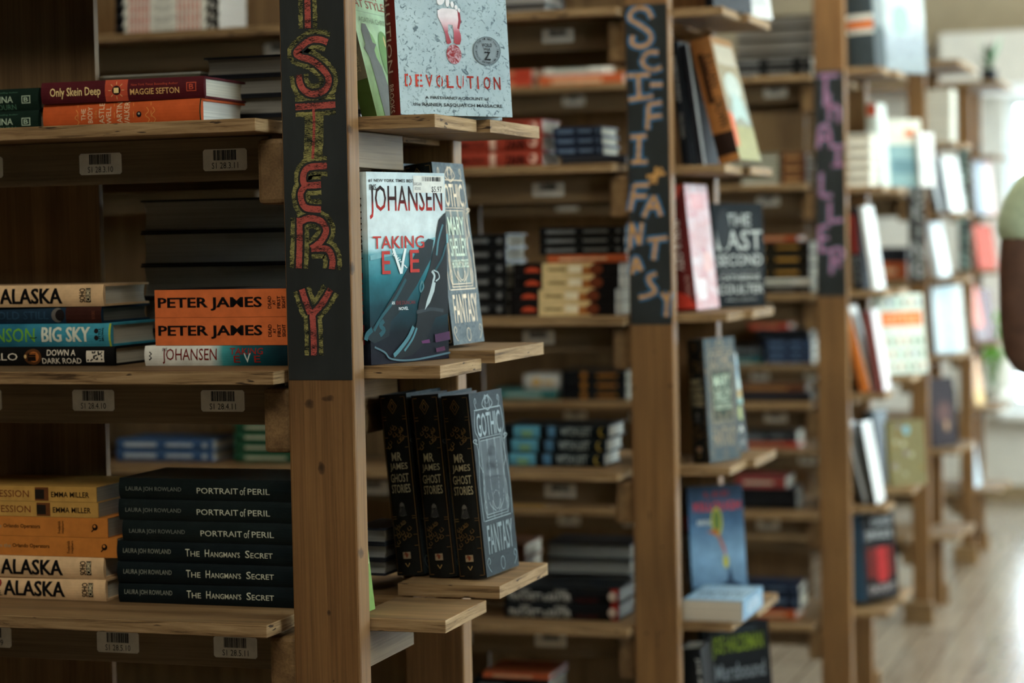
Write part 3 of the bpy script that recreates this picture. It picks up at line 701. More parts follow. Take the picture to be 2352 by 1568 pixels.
@style
def peterjames(L, Wd, T, U):
    b = Book(L, Wd, T, c(226, 118, 66), False, G2, back=BLK); b.cr(0, 1, 0, 1, c(30, 30, 34)); b.cr(.1, .9, .3, .6, c(90, 90, 92))
    b.st('PETER JAMES', U(366), U(606), .24, .72, BLK, 0.03)
    for t, a, e in (('DEAD', 620, 628), ('AT', 631, 638), ('FIRST', 641, 649), ('SIGHT', 652, 660)): b_rot(b, t, U(a), U(e), .3 if t != 'AT' else .42, .74 if t != 'AT' else .6, BLK, .02)
    b.st('ROY GRACE', U(672), U(760), .3, .7, BLK, .02); return b
@style
def johansenlie(L, Wd, T, U):
    b = Book(L, Wd, T, grad('johansen_spine', [(0, (232, 232, 224)), (.355, (226, 232, 226)), (.42, (70, 160, 164)), (.52, (30, 88, 96)), (.72, (16, 44, 52)), (1, (14, 18, 22))], 0, L), True, G2)
    b.st('JOHANSEN', U(377), U(504), .1, .86, c(120, 34, 30), 0.004); b.st('IRIS', U(377), U(388), .74, .9, BLK); b.sl([(U(346), .3), (U(352), .4), (U(347), .5), (U(352), .6), (U(347), .7)], .0008, BLK)
    b.st('TAKING', U(534), U(610), .56, .88, c(150, 40, 34), .006); b.st('E   E', U(543), U(604), .16, .5, c(150, 40, 34), .006); b.st('V', U(566), U(582), .16, .62, c(200, 214, 210), .006); return b
@style
def confession(L, Wd, T, U):
    b = Book(L, Wd, T, c(196, 152, 80), False, G2); b.st('CONFESSION', U(-56), U(73), .26, .72, c(120, 58, 32)); b.sr(U(87), U(118), .06, .94, c(110, 66, 36)); b.sr(U(87), U(108), .16, .8, c(40, 34, 28))
    b.st('EMMA MILLER', U(124), U(210), .3, .66, c(36, 26, 20), .018); return b
@style
def orlando(L, Wd, T, U):
    b = Book(L, Wd, T, c(204, 128, 58), False, G2); o = 0
    b.st('Orlando Operators', U(32), U(117), .36, .62, c(34, 24, 18), .02); b.st('Miracles from the', U(-60), U(28), .4, .6, c(170, 160, 130))
    b_rot(b, 'Frederick', U(157), U(164), .18, .82, c(40, 28, 20)); b_rot(b, 'Helphurn', U(166), U(173), .18, .82, c(40, 28, 20)); b.sp(ell(U(242), .54, .0042, .0042 / T, 14), c(30, 22, 18)); b.sp(ell(U(241), .58, .002, .002 / T, 10), c(204, 128, 58)); b.sl([(U(242), .5), (U(234), .3)], .0007, c(30, 22, 18)); return b
@style
def portrait(L, Wd, T, U):
    b = Book(L, Wd, T, c(26, 34, 34, .32), True, G2); m = c(200, 204, 184); d = c(120, 126, 118)
    b.st('LAURA JOH ROWLAND', U(301), U(431), .34, .60, d); b.st("PORTRAIT", U(467), U(562), .32, .60, m, .004); b.st('of', U(566), U(579), .28, .66, m); b.st("PERIL", U(584), U(634), .32, .60, m, .004); return b
@style
def hangman(L, Wd, T, U):
    b = Book(L, Wd, T, c(22, 30, 32, .34), True, G2); m = c(204, 206, 184); d = c(142, 146, 134)
    b.st('LAURA JOH ROWLAND', U(290), U(402), .36, .66, d); x = 435
    for big, rest, w in (('T', 'HE', 33), ('H', "ANGMAN'S", 80), ('S', 'ECRET', 62)):
        b.st(big, U(x), U(x + 10), .34, .70, m, .004); b.st(rest, U(x + 12), U(x + w), .34, .60, m, .004); x += w + 12
    return b
@style
def eight(L, Wd, T, U):
    b = Book(L, Wd, T, c(226, 226, 214), False, (232, 230, 222)); r = c(204, 92, 70)
    b.sp([(0, 0), (.07 * L, 0), (.11 * L, 1), (0, 1)], BLK); b.sp([(.86 * L, 0), (.98 * L, 0), (L, 1), (.9 * L, 1)], BLK); b.sp(ell(.93 * L, .5, .004, .3, 12), WHT); b.sp(ell(.93 * L, .5, .002, .15, 10), BLK)
    for i in range(6): b.sr((.14 + .035 * i) * L, (.155 + .035 * i) * L, .05, .95, r); b.sr((.60 + .04 * i) * L, (.615 + .04 * i) * L, .05, .95, r)
    b.st('SCIENCE FICTION', .37 * L, .56 * L, .55, .75, c(60, 60, 56)); b.st('EIGHT', .40 * L, .53 * L, .2, .4, c(60, 60, 56)); return b
@style
def zahn(L, Wd, T, U):
    b = Book(L, Wd, T, c(150, 58, 42), True, (214, 206, 190)); b.sr(U(1127), U(1141), .1, .9, c(206, 170, 150)); b.sr(U(1143), U(1160), .1, .9, c(150, 60, 44)); b.st('ZAHN', U(1163), U(1208), .14, .8, c(44, 16, 14), .03)
    b.sp(ell(U(1226), .55, .009, .32, 14), c(226, 180, 160)); b.sp(ell(U(1223), .6, .005, .2, 10), c(120, 40, 30)); b.st('TIMOTHY', U(1050), U(1120), .3, .7, c(44, 16, 14), .02); return b
@style
def desert(L, Wd, T, U):
    b = Book(L, Wd, T, c(24, 22, 22), False, G1); b.sr(U(1239), U(1358), 0, 1, c(216, 190, 136)); b.sr(U(1300), U(1330), .3, .8, c(236, 226, 196)); b.sr(U(1330), U(1358), .1, .7, c(166, 104, 52)); b.sp(ell(U(1362), .5, .014, .42, 14), c(110, 56, 34)); b.sr(U(1252), U(1294), .4, .6, c(120, 100, 60))
    b.sp([(U(1198), .34), (U(1234), .34), (U(1230), .6), (U(1216), .72), (U(1202), .6)], c(190, 74, 44)); return b
@style
def witches(L, Wd, T, U):
    b = Book(L, Wd, T, c(22, 30, 34), True, (228, 228, 218)); b.sr(U(1172), U(1232), .06, .94, c(88, 150, 170)); b.sr(U(1190), U(1215), .1, .6, c(120, 160, 120)); b.sr(U(1250), U(1268), .1, .9, c(74, 112, 138))
    b.st('WITCH', U(1281), U(1318), .2, .84, c(150, 160, 156), .02); b.st('LIST', U(1322), U(1350), .2, .84, c(150, 160, 156), .02); b.sp(ell(U(1374), .5, .007, .36, 12), c(170, 150, 70)); b.sp(ell(U(1377), .55, .006, .3, 12), c(22, 30, 34)); return b
@style
def baxter(L, Wd, T, U):
    b = Book(L, Wd, T, c(22, 24, 26), True, (110, 108, 104)); m = c(200, 198, 186)
    b.st('PRATCHETT', U(1172), U(1246), .12, .6, m, .02); b.st('&', U(1250), U(1260), .12, .5, m, .02); b.st('BAXTER', U(1263), U(1314), .12, .6, m, .02); b.st('TERRY', U(1196), U(1222), .66, .84, m); b.st('STEPHEN', U(1276), U(1304), .66, .84, m)
    b.st('LONG EARTH', U(1325), U(1375), .1, .36, c(96, 40, 36)); b.sr(U(1404), L, 0, 1, c(150, 48, 40)); b.sp(ell(U(1408), .5, .0085, .3, 14), c(214, 200, 190)); return b

# nearest bookcase, front half
zA, zB, zC = FRONT[0][1:4]
pile(0, zA, 2.545, 'at left edge, upper shelf', [('greenraven', -300, 92, 50, -2, 'dark green hardcover with pale letters'), ('greenraven', -300, 92, 50, -2, 'dark green hardcover with pale letters')])
pile(0, zA, 2.545, 'on nearest upper shelf', [('castlewell', 103, 465, 62, 0, 'bright orange hardcover with upright cream lettering'), ('skein', 103, 471, 50, 1.5, 'maroon hardcover with yellow handwritten title')])
pile(0, zB, 2.555, 'at left, middle shelf', [('darkroad', -160, 265, 44, 0, 'black hardcover with flame picture, white title'), ('bigsky', -165, 258, 53, 0, 'teal hardcover with green and white capitals'),
     ('darkblue', -190, 235, 38, -1, 'dark blue and brown hardcover'), ('alaska', -185, 240, 50, 1, 'tan hardcover with jagged black title, creased corner')])
pile(0, zB, 2.555, 'beside MYSTERY post, middle shelf', [('johansenlie', 335, 770, 47, 0, 'white to teal hardcover, red letters'), ('peterjames', 358, 770, 65, 0, 'orange paperback in black capitals'), ('peterjames', 357, 769, 65, 0, 'orange paperback in black capitals')])
pile(0, zC, 2.55, 'at left, lower shelf', [('alaska', -182, 245, 50, 0, 'tan hardcover, jagged black title'), ('alaska', -186, 241, 50, 1, 'tan hardcover, jagged black title'),
     ('orlando', -80, 270, 45, 0, 'orange paperback, small black title'), ('orlando', -102, 248, 45, 0, 'orange paperback, small black title'), ('confession', -90, 226, 35, 0, 'ochre paperback, brown title'), ('confession', -94, 222, 35, 0, 'ochre paperback, brown title')])
pile(0, zC, 2.55, 'beside MYSTERY post, lower shelf', [('hangman', 275, 690, 48, 0, 'black hardcover, pale small-capital title'), ('hangman', 275, 690, 48, .6, 'black hardcover, pale small-capital title'), ('hangman', 272, 687, 48, 0, 'black hardcover, pale small-capital title'),
     ('portrait', 284, 699, 49, 0, 'black hardcover with silvery title'), ('portrait', 275, 690, 49, 0, 'black hardcover with silvery title'), ('portrait', 274, 689, 49, -.6, 'black hardcover with silvery title')])
# nearest bookcase, rear half: fore edges face the camera
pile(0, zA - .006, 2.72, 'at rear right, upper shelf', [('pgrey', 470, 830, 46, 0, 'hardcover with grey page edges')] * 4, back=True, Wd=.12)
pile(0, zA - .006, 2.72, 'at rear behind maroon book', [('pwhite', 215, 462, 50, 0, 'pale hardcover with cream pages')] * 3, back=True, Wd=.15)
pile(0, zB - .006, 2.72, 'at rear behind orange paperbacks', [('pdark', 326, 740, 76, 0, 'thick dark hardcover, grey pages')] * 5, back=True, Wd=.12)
for zz_, nm in ((zC - .006, 'lower'),):
    pass
# second bookcase
z1 = FRONT[1]; Y1 = Y0S[1]
pile(1, z1[0], Y1 + .05, 'behind nearest bookcase, top left', [('eight', 265, 505, 25, 0, 'white paperback, red stripes, black end')] * 4)
pile(1, z1[0], Y1 + .05, 'left of SCI-FI post, top shelf', [('pgrey', 1050, 1253, 26, 0, 'grey hardcover with pale page edges')] * 2, back=True)
pile(1, z1[1], Y1 + .06, 'left of SCI-FI post', [('zahn', 1000, 1246, 36, 0, 'red hardcover, dark block letters')] * 3)
pile(1, z1[1], Y1 + .07, 'against SCI-FI post, upper shelf', [('pgrey', 1290, 1437, 22, 0, 'wide grey volume'), ('pnavy', 1275, 1385, 22, 0, 'small navy book, white pages'), ('pnavy', 1275, 1383, 22, 0, 'small navy book, white pages'), ('pnavy', 1275, 1381, 22, 0, 'small navy book, white pages')])
rs = pile(1, z1[2], Y1 + .06, 'by SCI-FI post, middle shelf', [('desert', 1172, 1414, 30, 0, 'black and cream paperback'), ('desert', 1172, 1414, 30, 0, 'black and cream paperback'), ('desert', 1180, 1422, 30, 0, 'black and cream paperback'), ('desert', 1180, 1422, 30, 0, 'black and cream paperback'),
     ('porange', 1258, 1440, 18, 0, 'thin orange red hardcover'), ('pblack', 1240, 1436, 21, 0, 'thin black hardcover'), ('pblack', 1240, 1434, 21, 0, 'thin black hardcover'), ('pblack', 1240, 1436, 21, 0, 'thin black hardcover')])
pile(1, z1[2], Y1 + .06, 'behind leaning silver book', [('pblack', 960, 1164, 31, 0, 'black hardcover, white letters')] * 6)
pile(1, z1[3], Y1 + .06, 'by SCI-FI post, lower shelf', [('witches', 1146, 1388, 32, 0, 'black hardcover with sky blue panel'), ('witches', 1151, 1393, 32, 0, 'black hardcover with sky blue panel'), ('witches', 1156, 1398, 32, 0, 'black hardcover with sky blue panel')])
pile(1, z1[3], Y1 + .06, 'seen through nearest lower shelf', [('pblue', 270, 488, 25, 0, 'blue hardcover with pale letters')] * 2)
pile(1, z1[3], Y1 + .06, 'seen under wooden bracket, lower shelf', [('pgreen', 540, 700, 23, 0, 'dark green hardcover')] * 4)
pile(1, z1[4], Y1 + .05, 'by SCI-FI post, fourth shelf', [('baxter', 1160, 1422, 37, 0, 'black hardcover, red spine end')] * 2)
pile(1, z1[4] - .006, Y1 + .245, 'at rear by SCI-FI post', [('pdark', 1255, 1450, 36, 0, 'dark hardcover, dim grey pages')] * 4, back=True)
pile(1, z1[4] - .006, Y1 + .245, 'at rear beside black trilogy cover', [('pbrown', 1080, 1206, 34, 0, 'brown hardcover with white pages')] * 4)
pile(1, z1[5], Y1 + .05, 'on lowest shelf beside SCI-FI post', [('pblack', 1090, 1262, 38, 0, 'black hardcover, pale pages')] * 6 + [('porange', 1110, 1262, 14, 0, 'thin orange hardcover')])
pile(1, z1[5], Y1 + .05, 'nearest SCI-FI post, lowest shelf', [('pteal', 1330, 1462, 38, 0, 'teal hardcover with pale page edges')] * 5)
# third bookcase seen between the posts
z2_ = FRONT[2]; Y2 = Y0S[2]; YB = Y2 + .06
pile(2, z2_[0], YB, 'behind SCI-FI shelves, top', [('porange', 1238, 1432, 28, 0, 'orange hardcover'), ('pwhite', 1250, 1388, 30, 0, 'white hardcover')])
pile(2, z2_[0], YB, 'behind grey footprint book', [('pred', 1060, 1222, 24, 0, 'orange red hardcover')] * 2)
pile(2, z2_[0], YB, 'left of THRILLER post, top shelf', [('pblack', 1660, 1862, 24, 0, 'black green hardcover, faint title'), ('pblack', 1660, 1862, 24, 0, 'black green hardcover, faint title')])
pile(2, z2_[0] - .006, YB + .2, 'at rear by THRILLER post, top', [('pgrey', 1690, 1868, 26, 0, 'striped grey volume')] * 6, back=True)
pile(2, z2_[1], YB, 'beside THRILLER post, upper shelf', [('pbrown', 1794, 1852, 24, 0, 'small brown book')] * 3)
pile(2, z2_[1], YB, 'behind leaning orange book', [('pgreen', 1700, 1790, 18, 0, 'green book with cream pages')] * 4, back=True)
pile(2, z2_[2], YB, 'left of THRILLER post, middle', [('pblack', 1680, 1862, 18, 0, 'black hardcover'), ('pwhite', 1680, 1866, 14, 0, 'slim white volume'), ('pgold', 1690, 1860, 30, 0, 'black book with gold ornament'), ('pgold', 1690, 1860, 30, 0, 'black book with gold ornament'), ('pgold', 1690, 1860, 26, 0, 'black book with gold ornament'), ('porange', 1720, 1832, 12, 0, 'thin orange book')])
pile(2, z2_[3], YB, 'left of THRILLER post, third shelf', [('pgrey', 1690, 1862, 20, 0, 'charcoal hardcover'), ('pbrown', 1690, 1850, 18, 0, 'dark brown hardcover')])
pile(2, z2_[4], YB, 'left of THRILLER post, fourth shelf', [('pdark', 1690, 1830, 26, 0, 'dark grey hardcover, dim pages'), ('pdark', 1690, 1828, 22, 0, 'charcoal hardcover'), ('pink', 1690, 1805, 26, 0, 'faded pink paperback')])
pile(2, z2_[5], YB, 'left of THRILLER post, bottom shelf', [('porange', 1735, 1828, 22, 0, 'orange brown book'), ('pnavy', 1690, 1838, 38, 0, 'dark navy hardcover'), ('pnavy', 1690, 1836, 20, 0, 'slim navy hardcover')])
pile(2, z2_[3], YB, 'below leaning gothic book shelf', [('pteal', 1140, 1280, 25, 0, 'teal paperback with pale letters'), ('psilver', 1205, 1285, 33, 0, 'silver book with yellow end')])
pile(2, z2_[3], YB, 'under wooden bracket by SCI-FI post', [('ptri', 1290, 1440, 23, 0, 'black book with orange triangle')] * 3)
pile(2, z2_[4], YB, 'far behind witch books', [('pyellow', 1150, 1252, 28, 0, 'yellow paperback')])
pile(2, z2_[4], YB, 'far below witch books', [('pblack', 1290, 1404, 28, 0, 'black book with white speckled letters')])
# fourth bookcase seen beyond the third
z3_ = FRONT[3]; Y3 = Y0S[3] + .06
pile(3, z3_[2], Y3, 'beyond THRILLER shelves, centre', [('pnavy', 1755, 1864, 18, 0, 'navy blue hardcover')] * 3)
pile(3, z3_[3], Y3, 'far left of THRILLER post, third shelf', [('pteal', 1676, 1748, 13, 0, 'slim green book'), ('pblack', 1676, 1750, 30, 0, 'black hardcover')])
pile(3, z3_[3], Y3, 'far beside THRILLER post, third shelf', [('pnavy', 1756, 1866, 18, 0, 'navy hardcover, blue letters')] * 3 + [('pdark', 1740, 1862, 26, 0, 'charcoal hardcover'), ('pred', 1720, 1812, 10, 0, 'thin red book')])
pile(3, z3_[2], Y3, 'between THRILLER end and COOKING post', [('porange', 1990, 2084, 38, 0, 'rust brown book'), ('pgrey', 1990, 2084, 34, 0, 'grey book')])
pile(3, z3_[4], Y3, 'far left of THRILLER post, fourth shelf', [('pred', 1700, 1835, 12, 0, 'dark red book'), ('pblack', 1700, 1832, 26, 0, 'black hardcover')])
pile(3, z3_[5], Y3, 'far left of THRILLER post, low shelf', [('pwhite', 1690, 1740, 16, 0, 'small white book')])
pile(3, z3_[5], Y3, 'far beside THRILLER post, low shelf', [('porange', 1775, 1840, 18, 0, 'small orange book')])
# ------------------------------------------------------------------ face-out and leaning books on the bookcase ends
def q5(x, y): return ((x - 682) / 480.0, 1 - (y - 168) / 1205.0)
def taking_eve():
    bgm = grad('taking_eve_cover', [(0, (206, 222, 224)), (.30, (214, 228, 230)), (.40, (168, 200, 204)), (.43, (84, 142, 150)), (.55, (40, 104, 114)), (.70, (22, 58, 66)), (.84, (16, 26, 32)), (1, (22, 20, 30))], 0, .24)
    b = Book(.24, .154, .031, bgm, True, (214, 210, 200))
    ttl = grad('taking_eve_title', [(0, (24, 22, 22)), (.42, (60, 26, 24)), (.6, (150, 34, 28)), (1, (176, 42, 34))], 0, .045, start=.016); red = c(170, 44, 36)
    b.ct('#1 NEW YORK TIMES BEST', .02, .60, .946, .964, BLK, .012); b.ct('JOHANSEN', .03, .96, .755, .93, ttl, .004); b.ct('IRIS', .03, .115, .905, .935, BLK, .01)
    b.cr(.585, .985, .893, .984, WHT); b.ct('$5.97', .82, .955, .893, .928, BLK, .012); b.ct('BARGAIN\nBOOKS', .59, .69, .908, .948, BLK)
    rn = random.Random(4); u = .70
    while u < .945: b.cr(u, u + rn.choice((.005, .008, .012)), .955, .978, BLK); u += rn.choice((.012, .016, .02))
    b.cp([q5(*p) for p in ((690, 690), (1170, 560), (1172, 620), (690, 720))], c(110, 160, 166))
    # two booted legs, sheath knife
    dk = c(18, 32, 36); dk2 = c(14, 20, 24); tl = c(26, 74, 82); tl2 = c(70, 116, 124)
    b.cp([q5(*p) for p in ((1045, 590), (1080, 600), (1060, 720), (965, 890), (850, 1060), (800, 1110), (790, 1200), (700, 1240), (650, 1200), (730, 1090), (860, 880), (985, 650))], dk)
    b.cp([q5(*p) for p in ((1160, 420), (1115, 470), (1085, 620), (1050, 780), (1010, 880), (975, 1000), (960, 1130), (925, 1210), (870, 1270), (800, 1330), (830, 1352), (930, 1330), (1000, 1270), (1040, 1190), (1080, 1100), (1162, 1080))], dk2)
    for p, w in ((((900, 845), (830, 970), (745, 1080), (700, 1160)), .0022), (((690, 1150), (660, 1180), (650, 1215)), .0035), (((760, 1100), (740, 1130), (760, 1160), (735, 1190)), .003)): b.cl([q5(*a) for a in p], w, tl)
    for p, w in ((((940, 1150), (905, 1220), (850, 1290), (815, 1325)), .0028), (((960, 1160), (930, 1230), (880, 1300)), .0015), (((1140, 500), (1110, 600), (1095, 700)), .0016)): b.cl([q5(*a) for a in p], w, tl2)
    b.cl([q5(*a) for a in ((960, 1060), (1010, 1050), (1060, 1045), (1130, 1060))], .0022, c(40, 50, 54)); b.cl([q5(*a) for a in ((1000, 860), (985, 900), (990, 930), (1008, 900), (1002, 865))], .0012, tl2)
    st_ = c(166, 180, 180)
    b.cp([q5(*p) for p in ((1064, 868), (1084, 876), (1074, 930), (1046, 1000), (1012, 1048), (1026, 990), (1047, 930))], st_); b.cl([q5(*p) for p in ((1062, 800), (1078, 830), (1068, 870))], .0018, st_)
    b.cl([q5(*p) for p in ((1072, 795), (1100, 810), (1108, 845), (1085, 866))], .0009, st_); b.cl([q5(*p) for p in ((1160, 620), (1128, 720), (1085, 795))], .0016, tl)
    b.cp([q5(*p) for p in ((985, 1245), (1035, 1238), (1040, 1262), (990, 1262))], c(84, 34, 78)); b.cp([q5(*p) for p in ((1070, 1210), (1165, 1195), (1168, 1250), (1075, 1262))], c(64, 30, 62)); b.cp([q5(*p) for p in ((1075, 1300), (1130, 1290), (1135, 1318), (1078, 1325))], c(74, 30, 60))
    b.cl([q5(*p) for p in ((700, 1262), (760, 1300), (800, 1345), (930, 1362), (1165, 1335))], .0012, c(70, 96, 104))
    b.ct('TAKING', .05, .70, .60, .667, red, .006); b.ct('E', .155, .26, .468, .588, red, .006); b.ct('E', .51, .63, .472, .592, red, .006)
    wt = c(226, 236, 236)
    b.cl([(.30, .60), (.35, .53), (.395, .468)], .0022, wt, False); b.cl([(.455, .60), (.42, .53), (.395, .468)], .0022, wt, False)
    for i in range(9): b.cl([(.28 + .02 * i, .57 - .008 * i), (.31 + .02 * i, .585 - .011 * i)], .0006, wt, False)
    b.ct('AN', .26, .30, .307, .325, wt, .01); b.ct('EVE DUNCAN', .32, .56, .305, .325, c(110, 36, 40), .01); b.ct('NOVEL', .35, .47, .276, .293, wt, .01)
    b.st('JOHANSEN', .030, .108, .18, .82, BLK, .01); b.st('IRIS', .027, .034, .2, .36, BLK); b.st('TAKING', .125, .178, .18, .8, c(120, 34, 34), .006); b.st('EVE', .19, .215, .2, .8, c(120, 34, 34)); b.sr(.012, .018, .35, .65, BLK)
    return b
E1F, E1B = ENDF[0], ENDB[0]
def P0(px, Y, py=800): p = atY(px, py, Y); return (p.x, p.y, 0)
stand('eve', taking_eve, P0(853, 2.512, 838), E1F[2], 71, 0.3, 'face-out hardcover with boots and knife cover, price sticker')
def devolution():
    b = Book(.24, .162, .03, speckle('concrete_cover', (172, 190, 193), (96, 112, 118), 130, .37, .46), True, G1, spine=c(104, 34, 28))
    rust = grad('rust_letters', [(0, (190, 70, 56)), (1, (128, 32, 24))], 1, .16); rd = speckle('rust_print', (150, 58, 60), (206, 170, 176), 160, .40, .55); wt = c(240, 240, 242)
    U_ = lambda x, y: ((x - 1115 - 30 * y / 700.) / 930., (1018 - y) / 1545.)
    b.st('DEVOLUTION', .03, .185, .28, .72, c(190, 160, 144)); b.st('BROOKS', .2, .236, .3, .7, c(190, 160, 144))
    x = .05
    for i, ch in enumerate('DEVOLUTION'):
        w = .028 if ch == 'I' else .062
        b.ct(ch, x, x + (w if ch != 'I' else .014), .150 - .0004 * i, .216, rust, .02); x += w + .030
    # cut lines of the stencil lettering
    for xx in (.075, .17, .36, .55): b.cl([(xx, .14), (xx + .012, .225)], .0007, c(176, 196, 200), False)
    b.ct('A FIRSTHAND ACCOUNT of', .22, .79, .086, .102, BLK, .01); b.ct('the RAINIER SASQUATCH MASSACRE', .11, .91, .045, .066, BLK, .01)
    sole = [(1468, 150), (1505, 128), (1560, 128), (1615, 132), (1655, 165), (1662, 230), (1645, 300), (1660, 345), (1662, 390), (1650, 425), (1620, 425), (1600, 412), (1602, 330), (1590, 265), (1555, 262), (1552, 330), (1580, 410), (1560, 425), (1540, 420), (1530, 340), (1498, 255), (1470, 200)]
    mid = grad('footprint_print', [(0, (244, 244, 246)), (.42, (238, 228, 232)), (.7, (176, 96, 106)), (1, (148, 56, 58))], 0, .07, start=.083)
    b.cp([U_(*p) for p in sole], mid)
    b.cp([U_(*p) for p in ell(1600, 508, 62, 82, 24, -.1)], rd)
    b.cp([U_(*p) for p in ((1632, 135), (1655, 165), (1662, 230), (1645, 300), (1630, 290), (1640, 220))], c(150, 62, 70))
    for x, y, rx, ry, ro in ((1496, 60, 31, 46, .35), (1551, 78, 16, 38, 0), (1590, 94, 14, 27, -.1), (1622, 116, 13, 20, -.2), (1647, 140, 11, 18, -.2)): b.cp([U_(*p) for p in ell(x, y, rx, ry, 16, ro)], wt)
    b.cp([U_(*p) for p in ell(1876, 470, 117, 122, 32)], c(92, 104, 108)); b.cp([U_(*p) for p in ell(1876, 470, 110, 115, 32)], c(122, 134, 138)); b.cp([U_(*p) for p in ell(1876, 470, 78, 82, 32)], c(130, 142, 146))
    ring = 'AUTHOR OF THE #1 NEW YORK TIMES BESTSELLER '
    cu, cv = U_(1876, 470)
    for i, ch in enumerate(ring):
        if ch == ' ': continue
        t = math.radians(225 - i * 360 / len(ring)); V, Fc = text(ch, .01); b.step(); rr = .0158; h = .0024; w = .0017
        pts = []
        for a, bb in V:
            lx = (a - .5) * w; ly = rr + (bb - .5) * h
            pts.append(b.cm(cu * b.W + lx * math.sin(t) + ly * math.cos(t), cv * b.L - lx * math.cos(t) + ly * math.sin(t)))
        b.c.mesh(pts, Fc, BLK)
    b.ct('WORLD', cu - .045, cu + .045, cv + .021, cv + .041, BLK, .02); b.ct('WAR', cu - .03, cu + .03, cv + .001, cv + .016, BLK, .02); b.ct('Z', cu - .03, cu + .03, cv - .05, cv - .004, BLK, .02)
    return b
stand('devolution', devolution, P0(921, 2.575, 265), E1F[1], 48, 5.5, 'grey speckled hardcover with white and red footprint', side=-.6)
def styles_book():
    b = Book(.2, .13, .02, grad('pale_green_cover', [(0, (206, 230, 200)), (.5, (190, 222, 178)), (1, (150, 190, 120))], 0, .2), False, G1, spine=c(118, 112, 88))
    t = c(170, 84, 66); g = c(112, 118, 118); gr = c(110, 158, 88)
    b.ct('MYSTERIOUS', .08, .92, .865, .92, t, .01); b.ct('AFFAIR', .14, .7, .795, .85, t, .01); b.ct('AT STYLES', .1, .92, .73, .785, t, .01); b.cr(.1, .95, .70, .702, c(140, 160, 130)); b.ct('AGATHA CHRISTIE', .12, .9, .63, .665, c(140, 160, 130))
    b.cp([(u, v) for u, v in ell(.62, .42, .16, .17, 20)], gr); b.cp(ell(.3, .42, .13, .15, 18), c(150, 196, 130)); b.cp([(.46, 0), (.99, 0), (.99, .16), (.78, .26), (.6, .2)], gr)
    b.cp([(.12, .57), (.17, .62), (.26, .62), (.31, .57), (.33, .5), (.41, .49), (.33, .45), (.34, .4), (.42, .34), (.47, .2), (.62, .12), (.66, .0), (.2, .0), (.18, .3), (.16, .4), (.08, .45), (.14, .48)], g)
    b.cp([(.5, .12), (.56, .3), (.62, .36), (.62, .42), (.67, .45), (.72, .42), (.70, .36), (.78, .32), (.80, .2), (.74, .0), (.6, .0)], g); b.cp(ell(.645, .52, .018, .04, 10), c(220, 196, 130))
    b.st('MYSTERIOUS AFFAIR AT STYLES', .03, .14, .2, .7, c(160, 150, 110)); b.sr(.15, .2, 0, 1, c(70, 90, 40)); return b
stand('styles', styles_book, P0(866, 2.585, 262), E1F[1], 88, 13.5, 'pale green paperback leaning on MYSTERY post, grey silhouettes')
def swirl(b, u, v, su, sv, w, m, flip=1): b.cl([(u, v), (u + flip * su * .6, v + sv * .3), (u + flip * su, v + sv * .7), (u + flip * su * .5, v + sv), (u + flip * su * .1, v + sv * .75), (u + flip * su * .45, v + sv * .55)], w, m)
